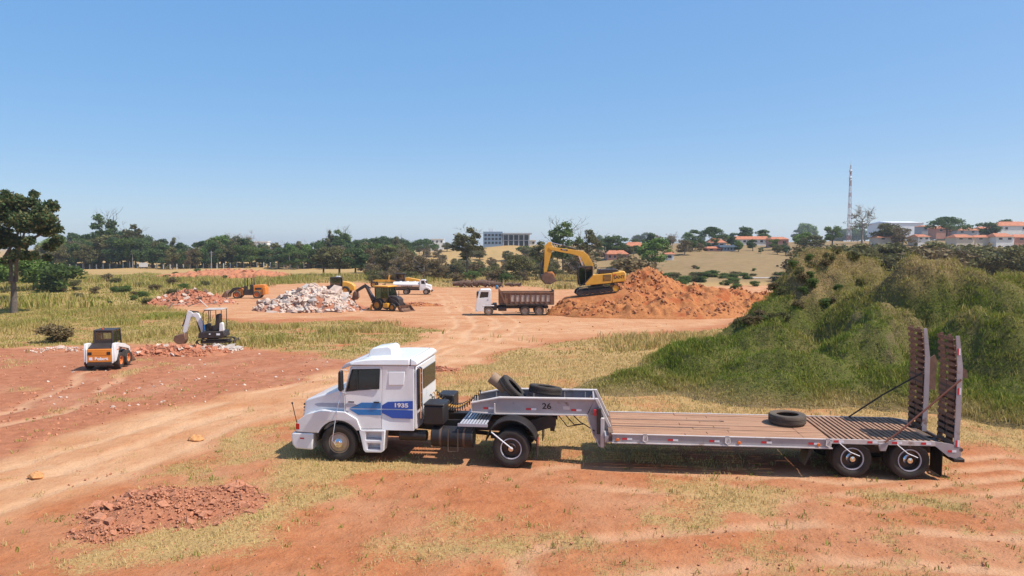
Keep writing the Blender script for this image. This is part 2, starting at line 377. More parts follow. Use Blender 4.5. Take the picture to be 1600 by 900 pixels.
gd = mixc(nt, ramp(nt, n3, .3, .7), (.30, .19, .07), (.48, .345, .145))
gg = mixc(nt, ramp(nt, n3, .3, .7), (.13, .135, .032), (.25, .23, .07))
grc = mixc(nt, math_(nt, 'ADD', attr(nt, 'green'), ramp(nt, n4,   .35, .7, -.3, .08)), gd, gg)
edge = math_(nt, 'ADD', attr(nt, 'grass'), ramp(nt, n3, .25, .75, -.5, .5)); gf = ramp(nt, edge, .3, .85, 0, .85)
c = mixc(nt, gf, c, grc)
n5 = noise(nt, 34, 4, .75, tc)
c = mixc(nt, ramp(nt, n5, .60, .70, 0, .5), c, (.17, .085, .045)); c = mixc(nt, ramp(nt, n5, .40, .32, 0, .4), c, (.62, .43, .29))
c = mixc(nt, math_(nt, 'MULTIPLY', attr(nt, 'field'), .75), c, mixc(nt, ramp(nt, n1, .3, .7), (.16, .11, .055), (.26, .18, .095)))
nt.links.new(c, bs.inputs['Base Color']); bs.inputs['Roughness'].default_value = .95; bs.inputs['Specular IOR Level'].default_value = .15
b1 = N(nt, 'ShaderNodeBump'); b1.inputs['Strength'].default_value = .75; b1.inputs['Distance'].default_value = .05; nt.links.new(n3, b1.inputs['Height'])
b2 = N(nt, 'ShaderNodeBump'); b2.inputs['Strength'].default_value = .6; b2.inputs['Distance'].default_value = .16; nt.links.new(n2, b2.inputs['Height']); nt.links.new(b1.outputs[0], b2.inputs['Normal'])
nt.links.new(b2.outputs[0], bs.inputs['Normal'])
gm.materials.append(ma); struct(link('ground', gm, smooth=60))
# --- piled earth materials
def soil(name, c0, c1, c2, sc=1.2):
    ma = bpy.data.materials.new(name); ma.use_nodes = True; nt = ma.node_tree; bs = nt.nodes['Principled BSDF']; M[name] = ma
    tc = N(nt, 'ShaderNodeTexCoord').outputs['Object']; a = noise(nt, sc*.35, 5, .6, tc, .5); b = noise(nt, sc*3, 6, .7, tc); d = noise(nt, sc*12, 4, .7, tc)
    c = mixc(nt, ramp(nt, b, .3, .7), c0, c1); c = mixc(nt, ramp(nt, a, .52, .64, 0, .85), c, c2); c = mixc(nt, ramp(nt, d, .58, .7, 0, .45), c, [x*.5 for x in c0])
    nt.links.new(c, bs.inputs['Base Color']); bs.inputs['Roughness'].default_value = .95; bs.inputs['Specular IOR Level'].default_value = .15
    b1 = N(nt, 'ShaderNodeBump'); b1.inputs['Strength'].default_value = .8; b1.inputs['Distance'].default_value = .12; nt.links.new(b, b1.inputs['Height'])
    b2 = N(nt, 'ShaderNodeBump'); b2.inputs['Strength'].default_value = .6; b2.inputs['Distance'].default_value = .04; nt.links.new(d, b2.inputs['Height']); nt.links.new(b1.outputs[0], b2.inputs['Normal']); nt.links.new(b2.outputs[0], bs.inputs['Normal'])
soil('soil_orange', (.32, .115, .04), (.50, .21, .08), (.36, .10, .035)); soil('soil_red', (.38, .15, .08), (.50, .215, .115), (.44, .17, .09)); soil('soil_brick', (.36, .13, .07), (.52, .23, .14), (.50, .30, .22), 2)
# ---------------------------------------------------------------- the grown-over mound behind the trailer
def smax(hs, p=5.0): return np.sum([np.maximum(h, 0)**p for h in hs], 0)**(1/p)
def lump(X, Y, x, y, h, rx, ry, rot=0, e=1.35):
    c, s_ = math.cos(R(rot)), math.sin(R(rot)); dx, dy = X-x, Y-y
    a = (dx*c+dy*s_)/rx; b = (-dx*s_+dy*c)/ry
    return h*np.exp(-(np.sqrt(a*a+b*b)+1e-6)**(2*e)*.9)
MOUND = [(19.6, 41.8, 6.05, 3.9, 3.4, 0), (17.4, 40.6, 4.9, 2.3, 2.4, 15), (15.6, 39.6, 3.5, 2.4, 2.2, 15), (13.2, 38.4, 2.3, 3, 2.2, 20), (10.4, 36.8, 1.25, 3.2, 2.2, 25), (24.5, 42, 4.6, 5, 4, 0),
         (21.0, 35.8, 5.5, 2.9, 2.7, 0), (23.6, 34, 5.2, 3.2, 3.4, 0), (28, 33.5, 4.0, 4.5, 5, 0), (18.6, 37.6, 3.6, 2.2, 2.2, 0),
         (12.6, 33.2, 2.65, 2.6, 1.8, 12), (9.4, 31.6, 1.75, 3.0, 1.9, 15), (15.3, 30.4, 2.75, 2.4, 2.0, -10), (17.6, 32.6, 3.4, 1.9, 2.2, 0), (19.6, 28.4, 3.4, 2.3, 2.4, 0), (23.4, 28, 3.5, 3, 3, 0), (6.2, 30.2, .75, 3.2, 2.0, 15), (11.6, 28.4, 1.5, 3.6, 2.0, 0), (16.4, 27.2, 1.6, 3, 1.8, 0), (20.8, 25, 1.5, 4, 2.2, 0), (27, 25.5, 2.3, 4, 4, 0)]
def zmound(X, Y):
    wx = X+(fbm(X*.35, Y*.35, 3, 201)-.5)*1.8; wy = Y+(fbm(X*.35, Y*.35, 3, 205)-.5)*1.8
    h = smax([lump(wx, wy, *m) for m in MOUND], 4.4)*.97
    am = S(.1, 1.6, h)
    h = h+am*((fbm(X*.6, Y*.6, 3, 211)-.5)*1.3+(fbm(X*1.6, Y*1.6, 4, 217, .6)-.5)*.95)
    return zbase(X, Y)+h-.12-.5*S(.2, 0, h)
def mattr(X, Y):
    h = zmound(X, Y); e = .3
    gx = (zmound(X+e, Y)-h)/e; gy = (zmound(X, Y+e)-h)/e
    bare = S(.50, .64, fbm(X*.5+3, Y*.5, 4, 231))*S(.35, .9, np.hypot(gx, gy))
    green = np.clip(1.0*S(5.4, 1.8, h)+1.3*(fbm(X*.33, Y*.33, 3, 241)-.5)+.12-.35*bare+.4*S(32, 26, Y)*S(21, 13, X), 0, 1)*S(.0, 1.0, h-zbase(X, Y)+.3*fbm(X*.8, Y*.8, 3, 251))
    return dict(grass=1-.6*bare, red=bare*0, road=bare*0, green=green, track=bare*0)
mm = gridmesh('grass_mound', np.arange(-1, 36, .16), np.arange(21.2, 53, .16), zmound, mattr); 
ma = bpy.data.materials.new('turf'); ma.use_nodes = True; nt = ma.node_tree; bs = nt.nodes['Principled BSDF']; M['turf'] = ma
tc = N(nt, 'ShaderNodeTexCoord').outputs['Object']; t1 = noise(nt, 1.1, 5, .65, tc); t2 = noise(nt, 11, 5, .7, tc)
tg = mixc(nt, ramp(nt, t2, .3, .7), (.065, .075, .018), (.15, .15, .04)); td = mixc(nt, ramp(nt, t2, .3, .7), (.14, .095, .045), (.28, .20, .09))
tcx = mixc(nt, math_(nt, 'ADD', attr(nt, 'green'), ramp(nt, t1, .3, .7, -.3, .25)), td, tg); tcx = mixc(nt, math_(nt, 'MULTIPLY', ramp(nt, t1, .5, .68), math_(nt, 'SUBTRACT', 1.0, attr(nt, 'grass'))), tcx, (.20, .13, .085))
nt.links.new(tcx, bs.inputs['Base Color']); bs.inputs['Roughness'].default_value = .95; bs.inputs['Specular IOR Level'].default_value = .1
b1 = N(nt, 'ShaderNodeBump'); b1.inputs['Strength'].default_value = .9; b1.inputs['Distance'].default_value = .12; nt.links.new(t2, b1.inputs['Height']); nt.links.new(b1.outputs[0], bs.inputs['Normal'])
mm.materials.append(ma)
struct(link('grass_mound', mm, smooth=60))
# ---------------------------------------------------------------- loose earth piles
def cone(X, Y, x, y, h, sl, ex=1, rot=0):
    c, s_ = math.cos(R(rot)), math.sin(R(rot)); dx, dy = X-x, Y-y; a = (dx*c+dy*s_)/ex; b = -dx*s_+dy*c
    return h+.35-np.sqrt((a*a+b*b)*sl*sl+.35**2)
EXC = at(931, 459, 80.0)                                    # where the excavator stands on the pile
def zpile(X, Y):
    wx = X+(fbm(X*.4, Y*.4, 3, 301)-.5)*1.6; wy = Y+(fbm(X*.4, Y*.4, 3, 305)-.5)*1.6; g = zbase(X, Y)
    hs = [cone(wx, wy, *c_) for c_ in ((16.6, 87, 5.2, .8, 1.05, 0), (14.0, 84.5, 3.5, .75, 1.2, 0), (20.4, 87.5, 3.0, .7, 1.3, 0), (23.6, 86, 2.9, .62, 1.6, 0), (27.5, 87, 2.3, .6, 1.6, 0), (32, 87, 1.9, .5, 1.6, 0), (10.5, 75.5, 1.5, .5, 1.5, 0), (16.5, 75, 1.7, .45, 2.0, 0), (18.5, 79.5, 2.3, .5, 1.6, 0), (22.5, 79, 1.2, .4, 1.8, 0), (6.6, 77.5, 1.2, .55, 1.2, 0), (13, 80, 2.7, .6, 1.2, 0))]
    h = smax(hs, 6)
    pd = np.maximum(np.abs(X-EXC[0]-.3)-3.2, 0)**2+np.maximum(np.abs(Y-EXC[1]-.2)-2.0, 0)**2
    plat = EXC[2]+.115*(X-EXC[0])-g; k = S(2.2, .3, np.sqrt(pd))
    rid = 1-np.abs(fbm(X*.7, Y*.45, 4, 323)*2-1)*2; rough = S(.1, .8, h)*((fbm(X*.9, Y*.9, 4, 311)-.5)*1.3+(fbm(X*2.6, Y*2.6, 4, 317, .65)-.5)*.6+.25*rid)
    h = (h+rough)*(1-k)+np.maximum(plat+.04*(fbm(X*2, Y*2, 2, 3)-.5), 0)*k
    ped = plat-np.maximum(np.sqrt(pd)-.2, 0)*.8; h = np.maximum(h, ped*(1-k)+h*k)
    return g+h-.08-.4*S(.2, 0, h)
pmh = gridmesh('dirt_pile', np.arange(1, 38, .16), np.arange(66, 97, .16), zpile); pmh.materials.append(M['soil_orange'])
PILE = tag(link('dirt_pile', pmh, smooth=60), 'large heap of loose orange earth under and behind the yellow excavator', 'dirt pile')
def heap(name, label, x, y, rx, ry, h, mat, seed, step=.2, e=1.0, rough=.5, cat='dirt pile'):
    def z(X, Y):
        wx = X+(fbm(X*.8, Y*.8, 3, seed)-.5)*rx*.5; wy = Y+(fbm(X*.8, Y*.8, 3, seed+4)-.5)*ry*.5
        q = np.sqrt(((wx-x)/rx)**2+((wy-y)/ry)**2); b = h*np.maximum(1-q, 0)**e
        return zg(X, Y)+b+S(.02, .3*h, b)*rough*h*(fbm(X*2.2/max(.5, h), Y*2.2/max(.5, h), 4, seed+9)-.5)-.06-.25*S(.06, 0, b)
    me = gridmesh(name, np.arange(x-rx*1.25, x+rx*1.25, step), np.arange(y-ry*1.25, y+ry*1.25, step), z); me.materials.append(M[mat])
    tag(link(name, me, smooth=60), label, cat); return z
# ---------------------------------------------------------------- grass blades
def blades(name, P, H, Wd, dry, k, label, seed, lean=.5, spread=.1, mat='blade'):
    """k curved blades round each point; one mesh"""
    g = np.random.default_rng(seed); n = len(P)*k
    base = np.repeat(P, k, 0)+np.concatenate([g.normal(0, 1, (n, 2))*np.repeat(np.broadcast_to(spread, len(P)), k)[:, None], np.zeros((n, 1))], 1)
    h = np.repeat(H, k)*g.uniform(.5, 1.15, n); w_ = np.repeat(np.broadcast_to(Wd, len(P)), k)*g.uniform(.7, 1.3, n)
    a = g.uniform(0, 2*PI, n); b = g.uniform(0, 2*PI, n); ln = h*lean*g.uniform(.2, 1.2, n)
    sx, sy = np.cos(a)*w_/2, np.sin(a)*w_/2; lx, ly = np.cos(b)*ln, np.sin(b)*ln; z = np.zeros(n)
    v0 = base+np.stack([sx, sy, z-.02], 1); v1 = base+np.stack([-sx, -sy, z-.02], 1)
    m0 = base+np.stack([lx*.35+sx*.8, ly*.35+sy*.8, h*.6], 1); m1 = base+np.stack([lx*.35-sx*.8, ly*.35-sy*.8, h*.6], 1)
    tip = base+np.stack([lx, ly, h*.97], 1)
    V = np.stack([v0, v1, m1, m0, tip], 1).reshape(-1, 3); i = np.arange(n)*5
    Ft = np.concatenate([np.stack([i, i+1, i+2], 1), np.stack([i, i+2, i+3], 1), np.stack([i+3, i+2, i+4], 1)])
    me = bpy.data.meshes.new(name); npmesh(me, V, Ft)
    d = np.clip(np.repeat(dry, k)+g.normal(0, .13, n), 0, 1)
    at_ = me.attributes.new('dry', 'FLOAT', 'POINT'); at_.data.foreach_set('value', np.repeat(d, 5).astype(np.float32))
    me.materials.append(M[mat]); return tag(link(name, me, smooth=0), label, 'grass', kind='stuff')
def leafmat(name, cols, tr=.35, attrn=None):
    ma = bpy.data.materials.new(name); ma.use_nodes = True; nt = ma.node_tree; bs = nt.nodes['Principled BSDF']; M[name] = ma
    if attrn: f = attr(nt, attrn)
    else:
        tc = N(nt, 'ShaderNodeTexCoord').outputs['Object']; f = math_(nt, 'ADD', ramp(nt, noise(nt, .9, 3, .6, tc), .3, .7, 0, .6), math_(nt, 'MULTIPLY', N(nt, 'ShaderNodeObjectInfo').outputs['Random'], .45))
    cr = N(nt, 'ShaderNodeValToRGB'); e = cr.color_ramp.elements
    for i, c_ in enumerate(cols):
        p = i/(len(cols)-1)
        if i < 2: e[i].position = p; e[i].color = (*c_, 1)
        else: q = e.new(p); q.color = (*c_, 1)
    e[1].position = 1/(len(cols)-1); nt.links.new(f, cr.inputs[0])
    nt.links.new(cr.outputs[0], bs.inputs['Base Color']); bs.inputs['Roughness'].default_value = .7; bs.inputs['Specular IOR Level'].default_value = .2
    t = N(nt, 'ShaderNodeBsdfTranslucent'); nt.links.new(cr.outputs[0], t.inputs[0]); mx = N(nt, 'ShaderNodeMixShader'); mx.inputs[0].default_value = tr
    nt.links.new(bs.outputs[0], mx.inputs[1]); nt.links.new(t.outputs[0], mx.inputs[2]); nt.links.new(mx.outputs[0], nt.nodes['Material Output'].inputs[0])
leafmat('mound_blade', [(.135, .19, .02), (.25, .25, .042), (.40, .305, .105), (.50, .385, .165)], .3, 'dry')
leafmat('blade', [(.155, .22, .026), (.28, .28, .05), (.47, .345, .135), (.62, .47, .21)], .3, 'dry')
g = np.random.default_rng(5)
def scatter(x0, x1, y0, y1, n, s=1.0):
    x = g.uniform(x0, x1, n); y = g.uniform(y0, y1, n); m = masks(x, y); keep = g.uniform(0, 1, n) < m['grass']**1.3*s
    x, y = x[keep], y[keep]; return np.stack([x, y, zg(x, y)], 1), 1-m['green'][keep]
P, d = scatter(-17, 17, 10.5, 24.5, 34000); blades('foreground_grass', P, g.uniform(.03, .10, len(P)), .014, d*.5+.46, 6, 'thin dry grass growing in patches on the near red earth round the truck', 1, .8, .07)
P, d = scatter(-30, 24, 24.5, 40, 24000); blades('meadow_grass', P, g.uniform(.06, .18, len(P)), .024, d*.5+.46, 6, 'straw-coloured meadow grass between the truck and the dirt road', 2, .7, .12)
P, d = scatter(-62, 24, 40, 92, 42000, .9); tall = fbm(P[:, 0]*.25, P[:, 1]*.25, 3, 401)
blades('rough_grass', P, .12+.5*S(.5, .72, tall), .05, d*.5+.2, 5, 'rough green and brown grass and weeds beyond the red patch', 3, .6, .2)
P, d = scatter(-200, 30, 86, 215, 30000); tall = fbm(P[:, 0]*.09, P[:, 1]*.09, 3, 405)
blades('far_weeds', P, .25+1.3*S(.48, .7, tall), .14, d*.6+.12, 5, 'tall green weeds and grass behind the machines at the yard edge', 4, .5, .4)
n = 62000; x = g.uniform(0, 31, n); y = g.uniform(22, 47, n); h = zmound(x, y)-zbase(x, y); mk = mattr(x, y); kp = (h > .1) & (g.uniform(0, 1, n) < mk['grass']); x, y, h = x[kp], y[kp], h[kp]; gr = mk['green'][kp]
z = zmound(x, y); tall = fbm(x*.6, y*.6, 3, 409)
blades('mound_grass', np.stack([x, y, z], 1), .07+.17*S(.4, .7, tall), .026, np.clip(1.02-gr*.95+.5*(fbm(x*1.1, y*1.1, 3, 451)-.5), 0, 1)*.82+.06, 6, 'thick green and straw-coloured grass covering the tall mound', 6, .9, .13, 'mound_blade')
n = 9000; x = g.uniform(2, 31, n); y = g.uniform(23, 46, n); h = zmound(x, y)-zbase(x, y); kp = (h > .4) & (fbm(x*.8, y*.8, 3, 431) > .52); x, y = x[kp], y[kp]
blades('mound_weeds', np.stack([x, y, zmound(x, y)], 1), g.uniform(.15, .38, len(x)), .022, np.clip(.1+.9*fbm(x*.5, y*.5, 3, 441)-.1, 0, 1), 5, 'taller weeds and seed stalks standing out of the mound grass', 8, .7, .1, 'mound_blade')
n = 1100; x = g.uniform(-17, 17, n); y = g.uniform(10.5, 32, n); kp = masks(x, y)['road'] < .4; x, y = x[kp], y[kp]
blades('stray_weeds', np.stack([x, y, zg(x, y)], 1), g.uniform(.04, .13, len(x)), .02, g.uniform(.0, .8, len(x)), 7, 'single stray weeds dotted over the bare red earth', 9, .9, .06)
# ================================================================ WHEELS (shared by all vehicles)
_WC = {}
def wheel(parent, loc, Rr, W, rr, side=1, tyre='rubber', rim='rim_steel', hub='rim_steel', lug=0, dish=.1, n=40, nuts=8, hubr=.34, hublen=.5, ring=None):
    """tyre with tread and a steel rim; side = direction (along y) the wheel faces"""
    key = (Rr, W, rr, side, tyre, rim, hub, lug, dish, hubr, hublen, n)
    if key not in _WC:
        T = MB(); h = W/2
        pr = [(rr*.96, -h*.7), (rr*1.03, -h*.86), ((rr+Rr)/2, -h), (Rr*.955, -h*.9), (Rr*.985, -h*.78), (Rr, -h*.6), (Rr, -h*.36), (Rr*.975, -h*.34), (Rr*.975, -h*.26), (Rr, -h*.24), (Rr, h*.24), (Rr*.975, h*.26), (Rr*.975, h*.34), (Rr, h*.36), (Rr, h*.6), (Rr*.985, h*.78), (Rr*.955, h*.9), ((rr+Rr)/2, h), (rr*1.03, h*.86), (rr*.96, h*.7)]
        T.lathe(pr, n)
        if lug:
            for i in range(len(pr)):
                if 3 <= i <= 16:
                    for k in range(n):
                        if ((k+(i > 9)*1) % 4) < 2:
                            v = T.v[i*n+k]; T.v[i*n+k] = (v[0]*(1-lug), v[1], v[2]*(1-lug))
        Q = MB(); s = side
        rp = [(rr, h*.72*s), (rr*.97, h*.86*s), (rr*.9, h*.86*s), (rr*.86, h*.6*s), (rr*.82, h*(dish)*s), (rr*.5, h*(dish+.06)*s), (rr*hubr, h*(dish+.1)*s), (.001, h*(dish+.1)*s), (.001, -h*.5*s), (rr*.9, -h*.5*s)]
        if s < 0: rp = rp[::-1]
        Q.lathe(rp, 28, closed=True)
        for k in range(nuts):
            a = 2*PI*k/nuts; c = Vector((math.cos(a)*rr*.6, 0, math.sin(a)*rr*.6)); Q.cyl(c+Vector((0, h*(dish)*s, 0)), c+Vector((0, h*(dish+.22)*s, 0)), rr*.055, n=6)
        H = MB(); hp = [(rr*hubr, h*dish*s), (rr*hubr*.95, h*(dish+hublen*.6)*s), (rr*hubr*.62, h*(dish+hublen*.75)*s), (rr*hubr*.5, h*(dish+hublen)*s), (.001, h*(dish+hublen*1.05)*s), (.001, h*dish*s)]
        if s < 0: hp = hp[::-1]
        H.lathe(hp, 16)
        ms = []
        for q, nm, mt in ((T, 'wheel', tyre), (Q, 'rim', rim), (H, 'hub', hub)):
            me = q.mesh(nm); me.materials.append(M[mt]); me.polygons.foreach_set('use_smooth', [True]*len(me.polygons)); me.set_sharp_from_angle(angle=R(38)); ms.append(me)
        _WC[key] = ms
    a, b, c = _WC[key]
    t = bpy.data.objects.new('wheel', a); COL.objects.link(t); t.parent = parent; t.location = loc; t.rotation_euler = (0, random.uniform(0, 6), 0)
    for nm, me in (('rim', b), ('hub', c)):
        o = bpy.data.objects.new(nm, me); COL.objects.link(o); o.parent = t
    if ring: MB().lathe([(rr*.99, W*.36*side), (rr*.97, W*.44*side), (rr*.89, W*.44*side), (rr*.87, W*.36*side)], 28).build('rim_ring', ring, t)
    return t

# ================================================================ TRACTOR TRUCK
FW, RW = ground(532, 721.3), ground(798, 732); dv = (FW-RW); TH = math.atan2(dv.y, dv.x)
nrm = Vector((math.cos(TH+PI/2), math.sin(TH+PI/2), 0))
TR = empty('tractor_truck', (RW-nrm*1.25)*1.0, TH); TR.location.z = 0
tag(TR, 'white bonneted tractor truck with blue side stripes coupled to the low-bed trailer', 'truck')
W_ = lambda p: 1-.085*max(0, p[1]-1.95)/1.1
cw = 1.2
CY = lambda r, x, z, y0=-2, y1=2: MB().cyl((x, y0, z), (x, y1, z), r, n=40)
cab = MB().prism([(2.68, .92), (4.25, .90), (4.63, 1.2), (4.66, 1.95), (4.47, 2.66), (2.68, 2.69)], -cw, cw, wid=W_).build('cab', 'white_paint', TR, bev=.035)
DO = [(3.585, .95), (4.24, .93), (4.60, 1.22), (4.625, 1.93), (4.45, 2.62), (3.585, 2.64)]
gr = lambda P, e: [(p[0]+(e if p[0] > sum(q[0] for q in P)/len(P) else -e), p[1]+(e if p[1] > sum(q[1] for q in P)/len(P) else -e)) for p in P]
WN = [(3.66, 2.06), (4.24, 2.01), (4.585, 1.965), (4.43, 2.56), (3.645, 2.59)]
cut(cab, [MB().prism(gr(DO, .012), sg*(cw-.05), sg*(cw+.2), wid=W_) for sg in (1, -1)])
cut(cab, [MB().prism([(2.93, 2.14), (3.42, 2.12), (3.43, 2.56), (2.90, 2.57)], sg*(cw-.018), sg*(cw+.2), wid=W_) for sg in (1, -1)])
for sg in (1, -1):
    d = MB().prism(DO, sg*(cw-.052), sg*cw, wid=W_).build('door', 'white_paint', TR, bev=.01)
    cut(d, [MB().prism(WN, sg*(cw-.2), sg*(cw+.2), wid=W_)])
    MB().prism(gr(WN, .01), sg*(cw-.04), sg*(cw-.028), wid=W_).build('window', 'glass_dark', d)
    fr = MB()
    for i in range(len(WN)):
        a, b = WN[i], WN[(i+1) % len(WN)]; fr.tube([(a[0], sg*(cw-.004)*W_(a), a[1]), (b[0], sg*(cw-.004)*W_(b), b[1])], .016, 6)
    fr.tube([(4.27, sg*(cw-.012)*W_((0, 2.0)), 2.0), (4.27, sg*(cw-.012)*W_((0, 2.57)), 2.57)], .016, 6)
    fr.build('window_seal', 'black_plastic', d)
    MB().box(3.64, 3.80, sg*cw, sg*(cw+.035), 1.665, 1.70).build('handle', 'black_plastic', d, bev=.008)
    MB().box(4.36, 4.53, sg*cw, sg*(cw+.006), 1.655, 1.685).build('badge', 'black_plastic', d)
    MB().prism([(2.96, 2.17), (3.39, 2.155), (3.40, 2.52), (2.93, 2.53)], sg*(cw-.03), sg*(cw-.006), wid=W_).build('sleeper_panel', 'white_paint', TR, bev=.012)
    # stripes: flat decals
    e0, e1 = sg*(cw+.001), sg*(cw+.004)
    MB().prism([(4.50, 1.49), (4.15, 1.66), (3.60, 1.67), (3.60, 1.505)], e0, e1).build('blue_stripe', 'blue_paint', d)
    MB().prism([(4.50, 1.465), (3.60, 1.48), (3.60, 1.325), (4.25, 1.315)], e0, e1).build('blue_stripe', 'blue_paint', d)
    MB().prism([(3.57, 1.60), (3.40, 1.70), (2.70, 1.745), (2.70, 1.515), (3.57, 1.505)], e0, e1).build('blue_stripe', 'dark_blue_paint', TR)
    MB().prism([(3.57, 1.475), (2.70, 1.485), (2.70, 1.25), (3.28, 1.255), (3.57, 1.39)], e0, e1).build('blue_stripe', 'dark_blue_paint', TR)
    MB().prism([(4.59, 1.53), (4.2, 1.55), (4.35, 1.625), (4.6, 1.625)], e0, e1).build('pale_stripe', 'pale_stripe', d)
    MB().prism([(4.59, 1.43), (4.56, 1.43), (4.5, 1.40), (4.59, 1.375)], e0, e1).build('pale_stripe', 'pale_stripe', d)
    text('model_number', '1935', .155, TR, (3.03, sg*(cw+.005), 1.61), (PI/2, 0, PI if sg > 0 else 0), 'white_paint', .001, 1.35, .006)
# roof with its raised rear cap
RF = [(4.49, 2.672), (4.46, 2.73), (4.36, 2.79), (4.05, 2.84), (3.5, 2.875), (2.80, 2.885), (2.80, 2.70)]
MB().prism(RF, -cw*.965, cw*.965, wid=lambda p: 1-.30*max(0, p[1]-2.72)**1.3).build('roof', 'white_paint', TR, bev=.06, seg=3)
MB().prism([(2.785, 2.70), (2.785, 2.89), (2.68, 2.875), (2.60, 2.83), (2.57, 2.76), (2.60, 2.70)], -cw*.96, cw*.96, wid=lambda p: 1-.30*max(0, p[1]-2.72)**1.3).build('roof_rear_cap', 'white_paint', TR, bev=.05, seg=3)
MB().box(2.782, 2.80, -1.1, 1.1, 2.71, 2.872).build('roof_seam', 'black_plastic', TR)
MB().prism([(2.60, .95), (2.676, .95), (2.676, 2.68), (2.61, 2.68)], -cw*.95, cw*.95, wid=W_).build('sleeper_back', 'white_paint', TR, bev=.05)
MB().prism([(3.50, 2.83), (4.22, 2.80), (4.17, 2.98), (4.08, 3.06), (3.62, 3.12), (3.52, 3.06)], -.42, .42).build('air_conditioner', 'white_paint', TR, bev=.03, seg=3)
MB().prism([(4.475, 2.66), (4.73, 2.56), (4.74, 2.60), (4.62, 2.72), (4.47, 2.765)], -1.12, 1.12).build('sun_visor', 'silver_paint', TR, bev=.02)
ws = MB().prism([(4.652, 2.0), (4.672, 2.0), (4.50, 2.62), (4.48, 2.62)], -1.08, 1.08).build('windscreen', 'glass_dark', TR, bev=.01)
MB().tube([(4.70, -.9, 2.03), (4.60, -.3, 2.4)], .012, 6).build('wiper', 'black_plastic', ws); MB().tube([(4.70, .1, 2.03), (4.60, .6, 2.4)], .012, 6).build('wiper', 'black_plastic', ws)
